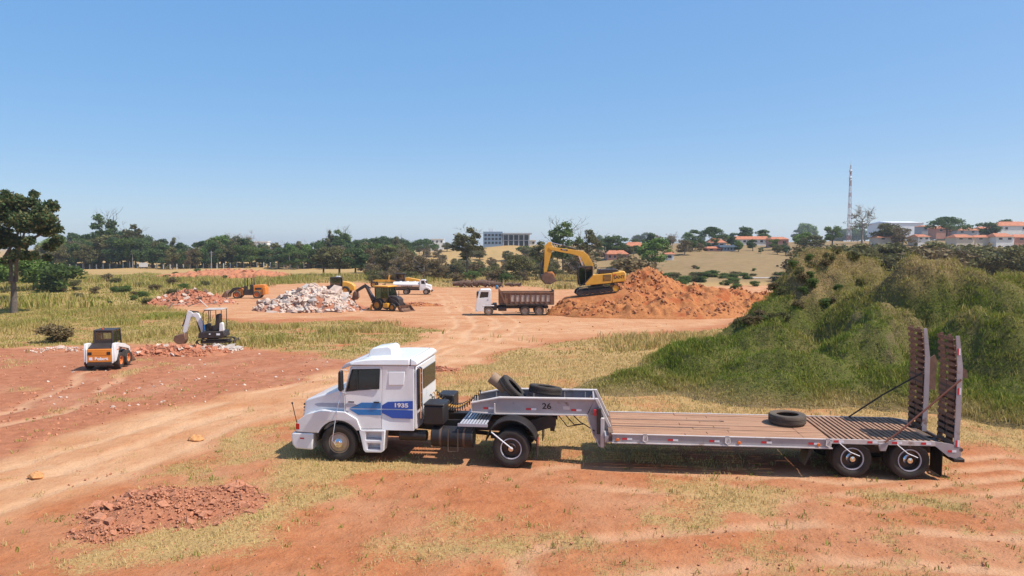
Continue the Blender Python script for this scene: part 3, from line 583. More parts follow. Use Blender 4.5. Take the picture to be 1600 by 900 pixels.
# bonnet, wings, bumper
hw = lambda p: 1-.14*max(0, p[0]-4.66)/1.3
hood = MB().prism([(4.67, 1.2), (4.67, 2.0), (4.8, 1.99), (5.80, 1.67), (5.90, 1.60), (5.97, 1.15), (5.9, .8), (5.3, .8)], -1.06, 1.06, wid=hw).build('bonnet', 'white_paint', TR, bev=.05, seg=3)
for sg in (1, -1):
    wing = MB().prism([(4.16, .90), (4.28, 1.2), (4.62, 1.39), (5.3, 1.40), (5.72, 1.30), (5.98, 1.12), (6.05, .80), (5.3, .78)], sg*.62, sg*1.245).build('wing', 'white_paint', TR, bev=.04, seg=3)
    cut(wing, [CY(.635, 4.81, .52)])
    MB().box(5.93, 6.045, sg*.95, sg*1.252, .86, 1.03).build('indicator_lamp', 'lamp_orange' if 0 else 'lamp_red', TR, bev=.015)
    MB().box(5.98, 6.06, sg*.5, sg*.92, .86, 1.06).build('headlight', 'chrome', TR, bev=.02)
    a = MB()
    for k in range(19):
        t = PI*(.02+.96*k/18); a.v += [(4.81+math.cos(t)*r_, y_*sg, .52+math.sin(t)*r_) for r_, y_ in ((.60, .55), (.63, .55), (.63, 1.25), (.60, 1.25))]
        if k: b = 4*(k-1); a.f += [(b+i, b+(i+1) % 4, b+4+(i+1) % 4, b+4+i) for i in range(4)]; a.m += [0]*4
    a.build('wheel_arch_liner', 'black_plastic', TR)
    MB().prism([(5.2, 1.80), (4.72, 1.955), (4.72, 1.76), (5.3, 1.70)], sg*1.0, sg*1.045, wid=hw).build('bonnet_recess', 'silver_paint', hood, bev=.01)
    MB().prism([(4.68, 1.60), (5.5, 1.56), (5.62, 1.52), (5.5, 1.46), (4.68, 1.47)], sg*1.062, sg*1.066, wid=hw).build('pale_stripe', 'pale_stripe', hood)
    st = MB().prism([(4.22, .89), (3.47, .905), (3.53, .33), (3.60, .29), (4.04, .28), (4.1, .34)], sg*.9, sg*1.24).build('step_box', 'white_paint', TR, bev=.03)
    cut(st, [MB().box(3.58, 4.03, sg*1.02, sg*1.4, .63, .86), MB().box(3.62, 3.98, sg*1.02, sg*1.4, .36, .54)])
    MB().box(3.59, 4.02, sg*1.03, sg*1.2, .632, .65).build('tread_plate', 'silver_paint', st); MB().box(3.63, 3.97, sg*1.03, sg*1.2, .362, .38).build('tread_plate', 'silver_paint', st)
    # mirror
    mi = MB().prism([(4.60, 2.02), (4.67, 2.0), (4.72, 2.06), (4.71, 2.52), (4.67, 2.58), (4.61, 2.56)], sg*1.30, sg*1.48).build('mirror', 'black_plastic', TR, bev=.03)
    MB().tube([(4.55, sg*1.2, 2.55), (4.66, sg*1.38, 2.6), (4.66, sg*1.38, 1.98), (4.58, sg*1.22, 1.9)], .016, 6).build('mirror_arm', 'silver_paint', mi)
    MB().tube([(4.78, sg*1.06, 1.95), (4.84, sg*1.27, 1.38), (4.94, sg*1.37, .62), (4.84, sg*1.36, .50)], .011, 6).build('tyre_air_line', 'chrome', TR)
    wheel(TR, (4.81, sg*1.09, .515), .515, .30, .30, sg, rim='rim_steel', hub='chrome', dish=.75, hubr=.42, hublen=.55, nuts=10)
    for y_, dd in ((1.09, -.75), (.76, .1)): wheel(TR, (0, sg*y_, .52), .52, .28, .30, sg, rim='rim_dark', hub='chrome' if dd < 0 else 'rim_steel', lug=.03, dish=dd, ring='silver_paint', hubr=.46, hublen=1.75)
    f = MB()
    for k in range(17):
        t = R(8+160*k/16); f.v += [(math.cos(t)*r_, y_*sg, .62+math.sin(t)*r_) for r_, y_ in ((.67, .62), (.70, .62), (.70, 1.25), (.67, 1.25))]
        if k: b = 4*(k-1); f.f += [(b+i, b+(i+1) % 4, b+4+(i+1) % 4, b+4+i) for i in range(4)]; f.m += [0]*4
    f.f += [(3, 2, 1, 0), (64, 65, 66, 67)]; f.m += [0, 0]
    f.build('mudguard', 'black_plastic', TR, bev=.006)
    MB().box(-.70, -.68, sg*.64, sg*1.24, .25, .80).build('mud_flap', 'black_plastic', TR)
    MB().box(-.72, -.705, sg*.95, sg*1.2, .62, .80).build('tail_lamp', 'lamp_red', TR)
    MB().tube([(.52, sg*1.28, .98), (.25, sg*1.31, .78), (-.06, sg*1.33, .55)], .016, 6).build('tyre_air_line', 'reflect_white', TR)
bump = MB().prism([(6.08, .78), (5.53, .775), (5.56, .29), (6.05, .31), (6.16, .42), (6.19, .66), (6.16, .77)], -1.25, 1.25).build('bumper', 'white_paint', TR, bev=.05, seg=3)
for sg in (1, -1): MB().box(5.80, 5.92, sg*1.25, sg*1.256, .60, .635).build('marker_lamp', 'lamp_red', bump)
MB().box(5.5, 6.06, -1.235, 1.235, .776, .80).build('bumper_trim', 'black_plastic', bump)
g_ = MB()
for k in range(7): g_.box(5.93, 6.02, -.75, .75, .90+k*.09, .945+k*.09)
g_.build('grille', 'black_plastic', TR)
MB().tube([(6.03, 1.2, 1.05), (6.07, 1.24, 1.3), (6.12, 1.26, 1.58)], .012, 6).cyl((6.12, 1.26, 1.58), (6.13, 1.26, 1.63), .024, n=8).build('width_rod', 'black_plastic', TR)
# back of the cab
MB().box(2.565, 2.60, .75, 1.1, 1.5, 2.62).build('rear_intake', 'black_plastic', TR, bev=.01)
MB().box(2.58, 2.599, -.95, .45, 1.95, 2.5).build('rear_window', 'glass_dark', TR)
ld = MB()
for y_ in (.95, 1.12): ld.tube([(2.50, y_, 1.25), (2.50, y_, 2.62), (2.6, y_, 2.66)], .016, 6)
for k in range(5): ld.cyl((2.50, .95, 1.4+k*.27), (2.50, 1.12, 1.4+k*.27), .013, n=6)
ld.build('ladder', 'chrome', TR)
# chassis
ch = MB()
for sg in (1, -1):
    ch.prism([(-1.15, .98), (-1.15, 1.22), (-.95, 1.30), (-.4, 1.10), (5.7, 1.02), (5.7, .78), (-.6, .80)], sg*.36, sg*.45)
for x_ in (-1.05, .4, 1.4, 2.6, 4.2, 5.4): ch.box(x_-.06, x_+.06, -.37, .37, .82, 1.0)
ch.build('chassis_frame', 'black_chassis', TR, bev=.01)
ax = MB().cyl((0, -.9, .52), (0, .9, .52), .09, n=12).cyl((0, -.2, .52), (0, .22, .52), .25, n=16).cyl((4.81, -1, .5), (4.81, 1, .5), .06, n=8).cyl((0, 0, .55), (3.2, 0, .75), .06, n=8)
for sg in (1, -1): ax.box(-.65, .65, sg*.52, sg*.6, .62, .70).box(4.2, 5.4, sg*.5, sg*.58, .62, .68)
ax.build('axles', 'black_chassis', TR)
MB().prism([(-.62, 1.24), (.45, 1.24), (.40, 1.31), (-.35, 1.32), (-.85, 1.2)], -.45, .45).cyl((0, 0, 1.1), (0, 0, 1.24), .2).build('fifth_wheel', 'dark_steel', TR, bev=.01)
MB().box(3.0, 4.4, -.5, .5, .55, 1.15).build('engine', 'black_chassis', TR, bev=.05)
for sg in (1, -1):
    MB().cyl((1.05, sg*.92, .73), (2.22, sg*.92, .73), .285, n=28).build('fuel_tank', 'black_plastic', TR, bev=.03)
    for x_ in (1.3, 1.95): MB().lathe([(.285, x_-.03), (.293, x_-.03), (.293, x_+.03), (.285, x_+.03)], 28, (0, sg*.92, .73), 'x').build('tank_strap', 'dark_steel', TR)
    MB().tube([(1.45, sg*1.22, 1.0), (1.45, sg*1.24, .40), (1.72, sg*1.24, .40), (1.72, sg*1.22, 1.0)], .015, 6).build('tank_step', 'dark_steel', TR)
    MB().cyl((2.36, sg*.95, .74), (3.14, sg*.95, .74), .15, n=20).build('air_tank', 'black_chassis', TR, bev=.03)
bb = MB().box(1.86, 2.42, .45, 1.12, 1.08, 1.60).build('battery_box', 'black_plastic', TR, bev=.04)
MB().box(1.85, 2.43, .44, 1.13, 1.60, 1.66).build('battery_lid', 'black_plastic', bb, bev=.03)
MB().box(1.9, 2.4, -1.1, -.4, 1.08, 1.6).build('tool_box', 'black_plastic', TR, bev=.04)
ca = MB()
for k in range(9): ca.box(.68+k*.085, .735+k*.085, -.55, 1.15, 1.13, 1.155)
ca.box(.64, 1.46, 1.15, 1.18, 1.08, 1.16).box(.64, 1.46, -.58, -.55, 1.08, 1.16); ca.build('catwalk_grate', 'silver_paint', TR)
for k, (y_, mt) in enumerate(((.35, 'black_plastic'), (.0, 'tyre_rim_yellow'), (-.3, 'black_plastic'))):
    pts = []
    for i in range(121):
        t = i/120; x_ = 2.42-t*1.35; s_ = -.42*math.sin(PI*t)
        pts.append((x_, y_+.06*math.cos(i*1.05), 1.72+s_+.06*math.sin(i*1.05)+.05*t))
    MB().tube(pts, .014, 5).build('coiled_hose', mt, TR)
# ================================================================ LOW-BED TRAILER   local x runs to the rear, near side y = -1.3
T1 = ground(1332, 748); dv = T1-RW; LA = math.atan2(dv.y, dv.x); nl = Vector((-math.sin(LA), math.cos(LA), 0))
LB = empty('low_bed_trailer', RW+nl*1.3, LA); LB.location.z = 0
tag(LB, 'grey steel low-bed trailer with plank deck, gooseneck and two upright loading ramps', 'trailer')
hwid = 1.3
GT = [(-1.15, 1.60), (-.38, 1.76), (2.24, 1.77)]; GBm = [(-1.15, 1.38), (-.52, 1.345), (2.03, 1.36)]; GY = .62
for sg in (-1, 1):
    y0 = sg*GY
    gb = MB().prism(GT+GBm[::-1], y0-.012, y0+.012).build('gooseneck_beam', 'trailer_grey', LB)
    for P_, dz in ((GT, .03), (GBm, -.03)):
        fl = MB()
        for a, b in zip(P_, P_[1:]): fl.prism([a, b, (b[0], b[1]+dz), (a[0], a[1]+dz)], y0-.075, y0+.075)
        fl.build('beam_flange', 'trailer_light', gb)
    for x_ in (-.6, .5, 1.4, 2.0): MB().box(x_-.015, x_+.015, y0+.012 if sg < 0 else y0-.07, y0+.07 if sg < 0 else y0-.012, 1.39, 1.74).build('stiffener', 'trailer_light', gb)
    nk = MB().prism([(2.05, 1.34), (2.25, 1.795), (2.33, 1.795), (2.66, 1.04), (2.70, .72), (2.50, .48), (2.38, .50), (2.22, .80)], y0-.02, y0+.02).build('neck_plate', 'trailer_grey', LB)
    MB().prism([(2.25, 1.80), (2.33, 1.80), (2.69, 1.04), (2.62, 1.04)], y0-.08, y0+.08).build('neck_flange', 'trailer_light', nk); MB().prism([(2.05, 1.33), (2.02, 1.33), (2.20, .79), (2.37, .48), (2.40, .50), (2.23, .80)], y0-.08, y0+.08).build('neck_flange', 'trailer_light', nk)
    q0, q1 = (y0-.20, y0-.085) if sg < 0 else (y0+.085, y0+.20)
    MB().box(2.30, 2.42, q0, q1, .86, 1.56).build('leg_housing', 'black_chassis', LB, bev=.01); MB().box(2.40, 2.50, q0-.01, q1+.01, .50, 1.30).build('support_leg', 'trailer_light', LB, bev=.01)
    MB().box(2.22, 2.29, q0+.03, q1, 1.36, 1.52).build('side_lamp', 'reflect_red', LB)
    MB().box(2.5, 2.72, (y0-.62 if sg < 0 else y0+.085), (y0-.085 if sg < 0 else y0+.62), .76, .94).build('corner_bracket', 'trailer_grey', LB, bev=.01)
MB().box(-1.17, -1.14, -.69, .69, 1.36, 1.63).build('front_plate', 'trailer_light', LB)
MB().box(2.20, 2.245, -.6, .6, 1.40, 1.76).build('rear_cross_plate', 'trailer_grey', LB)
MB().box(-1.1, 2.2, -.6, .6, 1.36, 1.39).build('gooseneck_floor', 'dark_steel', LB)
for x_ in (-.5, .35, 1.2): MB().box(x_-.05, x_+.05, -.6, .6, 1.391, 1.50).build('cross_member', 'dark_steel', LB)
MB().cyl((0, 0, 1.1), (0, 0, 1.345), .05).box(-.6, .6, -.5, .5, 1.325, 1.345).build('kingpin_plate', 'dark_steel', LB)
text('fleet_number', '26', .225, LB, (.93, -.637, 1.555), (PI/2, 0, 0), 'black_plastic', .003, 1.15, .004)
def refl(x, z, y=-.6335, w=.2, par=None, hgt=.055):
    for x_, mt in ((x, 'reflect_red'), (x+w*.52, 'reflect_white')): MB().box(x_, x_+w*.5, y-.004, y, z-hgt/2, z+hgt/2).build('reflector', mt, par or LB)
for x_ in (-.83, .36, 1.60): refl(x_, 1.47, w=.28)
MB().box(1.38, 1.56, -.636, -.632, 1.475, 1.57).build('data_plate', 'trailer_light', LB)
MB().box(-.52, -.49, -.75, -.636, 1.36, 1.62).build('hose_bracket', 'trailer_light', LB)
for k in range(3): MB().tube([(1.2+k*.2, -.55, 1.36), (1.5+k*.18, -.6, 1.0+.06*k), (1.95, -.6, 1.08), (2.25, -.64, .9)], .016, 6).build('air_hose', 'black_plastic', LB)
# main deck
rail = MB()
for sg in (-1, 1):
    y0 = sg*1.28; rr_ = MB().box(2.70, 8.27, y0-.012, y0+.012, .79, .995).build('side_rail', 'trailer_grey', LB)
    MB().box(2.68, 8.29, y0-.05, y0+.05, .765, .79).build('rail_flange', 'trailer_light', rr_)
    MB().box(2.68, 8.29, y0-.03, y0+.03, .995, 1.012).build('rail_edge', 'trailer_light', rr_)
    MB().box(8.26, 10.80, y0-.02, y0+.02, .90, 1.015).build('rear_rail', 'trailer_light', LB)
    MB().prism([(10.80, .90), (10.80, 1.012), (11.2, .96), (11.40, .90), (11.42, .66), (11.30, .60), (11.12, .64)], y0-.02, y0+.02).build('tail_plate', 'trailer_grey', LB)
    for x_ in (3.55, 5.66, 8.18):
        ring = MB().box(x_-.05, x_+.05, y0+sg*.012, y0+sg*.03, .83, 1.03)
        ring.tube([(x_-.05, y0+sg*.04, .97), (x_-.06, y0+sg*.06, .86), (x_, y0+sg*.065, .82), (x_+.06, y0+sg*.06, .86), (x_+.05, y0+sg*.04, .97)], .013, 6); ring.build('lashing_ring', 'trailer_light', LB)
for x_ in (2.95, 4.14, 5.2, 6.52, 7.7): refl(x_, .885, -1.293, .26)
for x_ in (8.32, 9.15, 9.75, 10.45): refl(x_, .958, -1.301, .24)
refl(11.1, .78, -1.301, .2)
for x_ in (2.83, 5.96, 7.95): MB().cyl((x_, -1.292, .86), (x_, -1.325, .86), .042, n=12).build('marker_lamp', 'lamp_orange', LB, bev=.006)
sub = MB()
for y_ in (-.55, .55): sub.box(2.7, 11.2, y_-.06, y_+.06, .55, .93)
for x_ in np.arange(3.0, 11, .8): sub.box(x_-.04, x_+.04, -1.26, 1.26, .84, .945)
sub.build('deck_frame', 'dark_steel', LB)
ys_ = np.linspace(-1.245, 1.245, 12)
for i in range(11):
    for (xa, xb) in ((2.70, 5.2+.3*((i*7) % 5-2)), (5.2+.3*((i*7) % 5-2)+.012, 7.62)):
        dz = random.uniform(-.008, .008); MB().box(xa, xb, ys_[i]+.006, ys_[i+1]-.006, .945, 1.0+dz).build('plank', 'wood_deck', LB, bev=.006)
for i in range(4):
    a = -1.245+i*.62; MB().box(7.63, 8.26, a+.006, a+.61, .945, 1.0+random.uniform(-.006, .006)).build('plank', 'wood_deck', LB, bev=.006)
for y_ in (-.40, .40): MB().box(2.66, 5.9, y_-.035, y_+.035, 1.0, 1.012).build('wear_strip', 'rusty_steel', LB)
MB().box(2.60, 2.72, -1.24, 1.24, .80, 1.03).build('deck_front_lip', 'rusty_steel', LB)
for i in range(19):
    x_ = 8.31+i*.133; MB().box(x_, x_+.075, -1.25, 1.25, .955, 1.015+random.uniform(-.01, .01)).build('slat', 'wood_slat', LB, bev=.006)
for i in range(4):
    x_ = 10.84+i*.12; z_ = 1.0-.045*(i+1); MB().box(x_, x_+.07, -1.25, 1.25, z_-.05, z_).build('slat', 'rusty_steel', LB, bev=.006)
MB().box(8.27, 11.1, -1.24, 1.24, .90, .93).build('wheel_cover_plate', 'dark_steel', LB)
MB().prism([(9.40, .94), (9.66, .94), (9.60, .74), (9.46, .74)], -1.32, -1.26).build('stake_pocket', 'trailer_grey', LB, bev=.015)
for x_ in (8.82, 10.23):
    for sg in (-1, 1):
        for y_, dd in ((1.10, -.75), (.79, .1)): wheel(LB, (x_, sg*y_, .49), .49, .27, .30, sg, rim='rim_dark', hub='chrome' if dd < 0 else 'rim_steel', dish=dd, hubr=.46, hublen=1.8, ring='silver_paint')
    MB().cyl((x_, -.9, .49), (x_, .9, .49), .075, n=10).build('axle', 'dark_steel', LB)
    MB().tube([(x_-.36, -1.31, .92), (x_-.1, -1.33, .70), (x_+.14, -1.33, .60)], .012, 6).build('tyre_air_line', 'reflect_white', LB)
MB().box(8.9, 10.2, .5, .6, .5, .8).box(8.9, 10.2, -.6, -.5, .5, .8).build('suspension', 'dark_steel', LB)
for sg in (-1, 1):
    MB().prism([(10.82, .10), (11.06, .10), (11.10, .90), (10.84, .90)], sg*.66, sg*1.26).build('mud_flap', 'black_plastic', LB) if 0 else MB().box(10.98, 11.0, sg*.66, sg*1.26, .12, .92).build('mud_flap', 'black_plastic', LB)
    MB().prism([(7.62, .30), (7.66, .30), (7.94, .90), (7.80, .90)], sg*.7, sg*1.22).build('front_mud_flap', 'black_plastic', LB)
MB().box(11.35, 11.62, -1.1, 1.1, .44, .53, Matrix.Translation((0, 0, 0))).build('rear_bumper', 'black_chassis', LB, bev=.01)
MB().box(10.9, 11.5, -.5, -.42, .5, .62).box(10.9, 11.5, .42, .5, .5, .62).build('bumper_arm', 'black_chassis', LB)
MB().cyl((11.42, -1.3, .82), (11.42, 1.3, .82), .05, n=12).build('ramp_hinge', 'dark_steel', LB)
# loading ramps, upright
for ya, yb in ((-1.30, -.46), (.36, 1.20)):
    rp = empty('loading_ramp', (11.30, 0, .86)); rp.parent = LB
    prof = [(-.06, 0), (.06, 0), (.09, 1.0), (.09, 2.05), (-.01, 2.85), (-.10, 2.85), (-.04, 2.1), (-.04, 1.0)]
    for y_ in (ya, yb-.03): MB().prism(prof, y_, y_+.03).build('side_plate', 'trailer_grey' if y_ == ya else 'ramp_steel', rp)
    MB().prism([(p[0]*.8, p[1]) for p in prof], (ya+yb)/2-.02, (ya+yb)/2+.02).build('centre_rib', 'ramp_steel', rp)
    MB().prism([(.06, .1), (.075, .1), (.115, 1.0), (.115, 2.05), (.0, 2.8), (-.015, 2.8), (.10, 2.05), (.10, 1.0)], (ya+yb)/2-.1, (ya+yb)/2+.1).build('back_strip', 'ramp_steel', rp)
    for k in range(17):
        z_ = .10+k*.165; dx = -.065 if z_ < 1.9 else -.065-.085*(z_-2.0)/.8
        for a, b in ((ya+.03, (ya+yb)/2-.02), ((ya+yb)/2+.02, yb-.03)):
            c_ = MB().box(-.045, .05, a, b, -.012, .012).box(-.05, -.036, a, b, -.02, .075); c_.build('rung', 'ramp_steel', rp, loc=(dx+.03, 0, z_))
    MB().box(.05, .09, ya+.03, yb-.03, 1.15, 1.62).build('backing_plate', 'dark_steel', rp); MB().box(.05, .09, ya+.03, yb-.03, .2, .7).build('backing_plate', 'dark_steel', rp)
    MB().box(-.07, -.06, ya+.02, yb-.02, 1.28, 1.62).build('cover_plate', 'dark_steel', rp)
    sp = MB().prism([(.12, 1.15), (.34, 1.12), (.36, 1.95), (.30, 2.1), (.12, 1.98)], ya+.18, ya+.22) if ya > 0 else MB().prism([(.12, 1.8), (.36, 1.72), (.34, 1.95), (.12, 2.05)], ya+.3, ya+.34)
    sp.build('ramp_foot', 'rusty_steel', rp)
    if ya < 0:
        for z_ in (.12, 1.45, 2.45): refl(-.015 if z_ < 2 else -.06, z_, ya, .08, rp, .17)
for nm, mt, pts in (('lashing_strap', 'strap_red', [(11.34, -1.34, 2.62), (10.6, -1.30, 1.9), (9.9, -1.33, 1.25), (9.55, -1.34, .98)]), ('lashing_strap', 'strap_black', [(11.25, .40, 2.5), (10.4, .9, 1.75), (9.6, 1.2, 1.02)])):
    MB().tube(pts, .024, 6).build(nm, mt, LB)
# ---------------------------------------------------------------- loose things lying on the trailer
def tyre_ring(name, label, mat, Rr, W, rr, Mx, grp=None, root=LB):
    o = MB().lathe([(rr, -W*.36), (rr*1.05, -W*.46), ((rr+Rr)/2, -W*.5), (Rr*.95, -W*.46), (Rr, -W*.34), (Rr, -W*.12), (Rr*.97, -W*.1), (Rr*.97, -W*.05), (Rr, -W*.03), (Rr, W*.03), (Rr*.97, W*.05), (Rr*.97, W*.1), (Rr, W*.12), (Rr, W*.34), (Rr*.95, W*.46), ((rr+Rr)/2, W*.5), (rr*1.05, W*.46), (rr, W*.36), (rr*1.12, W*.30), (Rr*.93, W*.3), (Rr*.93, -W*.3), (rr*1.12, -W*.30)], 44).build(name, mat)
    bpy.context.view_layer.update(); o.matrix_world = root.matrix_world @ Mx; return tag(o, label, 'tyre', grp)
bpy.context.view_layer.update()
Tm = Matrix.Translation; Rm = lambda a, ax_: Matrix.Rotation(R(a), 4, ax_)
tyre_ring('truck_tyre', 'worn tyre lying flat on the plank deck in front of the ramps', 'old_rubber', .50, .27, .29, Tm((7.62, .32, 1.155)) @ Rm(90, 'X'))
tyre_ring('truck_tyre', 'tyre lying nearly flat in the gooseneck beside the leaning tyre', 'rubber', .47, .23, .27, Tm((.86, .02, 1.89)) @ Rm(7, 'Y') @ Rm(84, 'X'))
tyre_ring('truck_tyre', 'black tyre leaning at a steep angle in the gooseneck next to a tan drum', 'rubber', .47, .23, .27, Tm((-.06, -.02, 1.90)) @ Rm(46, 'Y') @ Rm(90, 'X'))
o = MB().lathe([(.0, -.28), (.17, -.28), (.18, -.25), (.17, 0), (.18, .25), (.17, .28), (.12, .28), (.11, .1), (0, .1)], 20, ax='x', closed=False).build('tan_drum', 'pipe_tan'); o.matrix_world = LB.matrix_world @ Tm((-.48, .1, 2.05)) @ Rm(38, 'Y'); tag(o, 'tan cylindrical drum propped on the leaning tyre in the gooseneck', 'drum')
# ================================================================ MACHINES   local x = to the right in the photo, y = away, near side -y
def thing(name, label, cat, u, v, rz=0, dz=0.0, group=None):
    p = ground(u, v); r = empty(name, (p.x, p.y, gz(p.x, p.y)+dz), R(rz)); tag(r, label, cat, group); return r
def pr(root, name, mat, poly, a, b, bev=.03, k=1.0, **kw):
    return MB().prism([(x*k, z*k) for x, z in poly], a, b, **kw).build(name, mat, root, bev=bev)
def bx(root, name, mat, *d, bev=.02): return MB().box(*d).build(name, mat, root, bev=bev)
def tb(root, name, mat, pts, r, n=8): return MB().tube(pts, r, n).build(name, mat, root)
# ---------------------------------------------------------------- dump truck (faces left)
D = thing('dump_truck', 'white cab-over dump truck with a rusty brown ribbed tipper bed', 'truck', 801, 492, 2)
k = 1.25
c = pr(D, 'cab', 'machine_white', [(-3.2, .40), (-3.22, .8), (-3.15, 1.45), (-2.95, 2.12), (-2.8, 2.28), (-2.0, 2.3), (-1.9, 2.2), (-1.9, .95), (-2.45, .95), (-2.6, .4)], -1.2, 1.2, .05, k)
for s in (-1, 1):
    cut(c, [MB().prism([(x*k, z*k) for x, z in [(-2.93, 1.55), (-2.17, 1.62), (-2.12, 2.08), (-2.80, 2.10)]], s*1.15, s*1.4)])
    pr(c, 'window', 'glass_dark', [(-2.94, 1.53), (-2.15, 1.60), (-2.10, 2.1), (-2.82, 2.12)], s*1.15, s*1.16, 0, k)
    tb(c, 'door_handle', 'black_plastic', [(-2.82, s*1.21, 1.75), (-2.66, s*1.21, 1.75)], .02)
    bx(c, 'mirror', 'black_plastic', -3.95, -3.85, s*1.25, s*1.45, 2.0, 2.5)
    bx(D, 'mudguard', 'machine_white', -3.3, -2.05, s*.7, s*1.22, 1.06, 1.16)
    for x_ in (1.31, 2.86):
        for y_, dd in ((1.02, -.7), (.7, .1)): wheel(D, (x_, s*y_, .54), .54, .28, .3, s, tyre='old_rubber', rim='rim_steel', hub='rim_steel', dish=dd, hubr=.4, hublen=.9, n=24)
    wheel(D, (-2.65, s*1.05, .52), .52, .28, .3, s, tyre='old_rubber', rim='rim_steel', dish=.6, hubr=.4, n=24)
    pr(D, 'rear_mudguard', 'machine_black', [(.55, .95), (.75, 1.16), (3.5, 1.16), (3.75, .85), (3.7, .82), (3.45, 1.10), (.8, 1.10), (.6, .92)], s*.62, s*1.2, 0)
    bx(D, 'mud_flap', 'black_plastic', 3.68, 3.70, s*.6, s*1.2, .3, .9, bev=0)
bx(D, 'bumper', 'machine_white', -4.08, -3.85, -1.2, 1.2, .42, .72, bev=.04)
bx(D, 'windscreen', 'glass_dark', -3.96, -3.72, -1.02, 1.02, 1.9, 2.6, bev=.06)
MB().box(-3.2, 3.9, -.45, -.36, .75, 1.05).box(-3.2, 3.9, .36, .45, .75, 1.05).box(-2.4, 3.8, -.36, .36, .8, 1.0).build('chassis_frame', 'black_chassis', D)
for s in (-1, 1): MB().cyl((-1.6, s*.85, .78), (-.7, s*.85, .78), .27, n=18).build('fuel_tank', 'machine_black', D)
bx(D, 'spare_box', 'machine_black', -2.2, -1.75, -1.0, 1.0, .6, 1.3)
for s in (-1, 1): wall = pr(D, 'bed_side', 'bed_brown', [(-1.45, 1.30), (4.38, 1.30), (4.42, 2.55), (-1.0, 2.52), (-1.45, 2.7)], s*1.2, s*1.12, .01)
bx(D, 'bed_floor', 'bed_brown', -1.45, 4.38, -1.12, 1.12, 1.24, 1.36); bx(D, 'headboard', 'bed_brown', -1.55, -1.45, -1.2, 1.2, 1.26, 2.95); bx(D, 'tailgate', 'bed_brown', 4.38, 4.48, -1.2, 1.2, 1.22, 2.82)
for i in range(10):
    x_ = -.9+i*.55
    for s in (-1, 1):
        bx(D, 'rib', 'bed_brown', x_, x_+.12, s*1.2, s*1.29, 1.36, 2.42, bev=.01)
        if 0 < i < 9: bx(D, 'pale_panel', 'plank_pale', x_+.16, x_+.50, s*1.2, s*1.215, 1.55, 2.28, bev=0)
for s in (-1, 1): bx(D, 'top_rail', 'bed_brown', -1.1, 4.45, s*1.16, s*1.31, 2.44, 2.60, bev=.02); bx(D, 'bottom_rail', 'machine_black', -1.5, 4.4, s*1.1, s*1.27, 1.20, 1.32)
pr(D, 'headboard_brace', 'bed_brown', [(-1.58, 2.9), (-1.42, 2.9), (-.8, 1.5), (-.95, 1.4)], -1.31, -1.22, 0); bx(D, 'cab_shield', 'bed_brown', -1.9, -1.45, -1.1, 1.1, 2.9, 2.96)
MB().tube([(-1.75, -1.1, 3.1), (-1.7, -.2, 3.16), (-1.75, 1.1, 3.1)], .13, 10).build('rolled_tarpaulin', 'blue_tarp', D)
# ---------------------------------------------------------------- tracked excavator on the dirt pile (faces left)
E_ = empty('excavator', (EXC[0], EXC[1], EXC[2])); tag(E_, 'large yellow tracked excavator with black cab standing on the orange dirt pile', 'excavator')
sl_ = -.115
for s in (-1, 1):
    tk = empty('track', (.1, s*1.2, .02), 0, 0, sl_); tk.parent = E_
    out = [(-2.45, .30), (-2.2, .06), (-1.9, 0), (1.9, 0), (2.25, .08), (2.5, .36), (2.5, .6), (2.25, .84), (1.9, .92), (-1.9, .86), (-2.3, .66)]
    b_ = MB(); n_ = len(out); inn = [(x*.955, .46+(z-.46)*.83) for x, z in out]
    for i in range(n_):
        j = (i+1) % n_; b_.prism([out[i], out[j], inn[j], inn[i]], -.3, .3)
    b_.build('track_belt', 'black_chassis', tk)
    pr(tk, 'track_frame', 'machine_black', [(-1.9, .26), (1.9, .26), (2.0, .6), (-2.0, .6)], -.2, .2)
    for x_, r_ in ((-2.02, .34), (2.05, .38)): MB().cyl((x_, -.24, .46), (x_, .24, .46), r_, n=18).build('sprocket', 'machine_yellow' if x_ > 0 else 'machine_black', tk, bev=.02)
    for i in range(6): MB().cyl((-1.5+i*.6, -.24, .2), (-1.5+i*.6, .24, .2), .13, n=12).build('roller', 'machine_black', tk)
MB().cyl((.1, 0, .85), (.1, 0, 1.15), .7, n=24).box(-.8, 1.0, -1.0, 1.0, .4, .85).build('slew_ring', 'machine_black', E_)
B_ = pr(E_, 'body', 'machine_yellow', [(-1.41, 1.3), (-.5, 2.2), (1.3, 2.36), (1.6, 2.38), (1.6, 1.29), (-1.31, 1.02)], -1.38, 1.38, .05)
pr(E_, 'counterweight', 'machine_yellow', [(1.62, 2.42), (2.95, 2.66), (3.15, 2.5), (3.24, 2.1), (3.15, 1.46), (1.62, 1.26)], -1.38, 1.38, .14)
pr(E_, 'under_frame', 'machine_black', [(-1.7, 1.0), (3.0, 1.30), (3.0, 1.42), (-1.7, 1.2)], -1.3, 1.3)
pr(E_, 'engine_hood', 'machine_black', [(.2, 2.3), (.25, 2.78), (2.2, 2.86), (2.5, 2.58), (1.6, 2.36)], -1.0, 1.25, .06)
MB().cyl((1.9, .5, 2.8), (1.9, .5, 3.15), .07).build('exhaust', 'machine_black', E_)
pr(E_, 'side_vent', 'machine_black', [(.62, 1.50), (1.5, 1.58), (1.5, 2.24), (.62, 2.16)], -1.40, -1.385, 0)
text('maker_name', 'SANY', .5, E_, (2.42, -1.385, 1.95), (PI/2, -.1, 0), 'machine_black', .004, 1, .012); pr(E_, 'red_mark', 'reflect_red', [(1.75, 2.1), (2.1, 2.16), (2.1, 2.28), (1.75, 2.22)], -1.392, -1.383, 0)
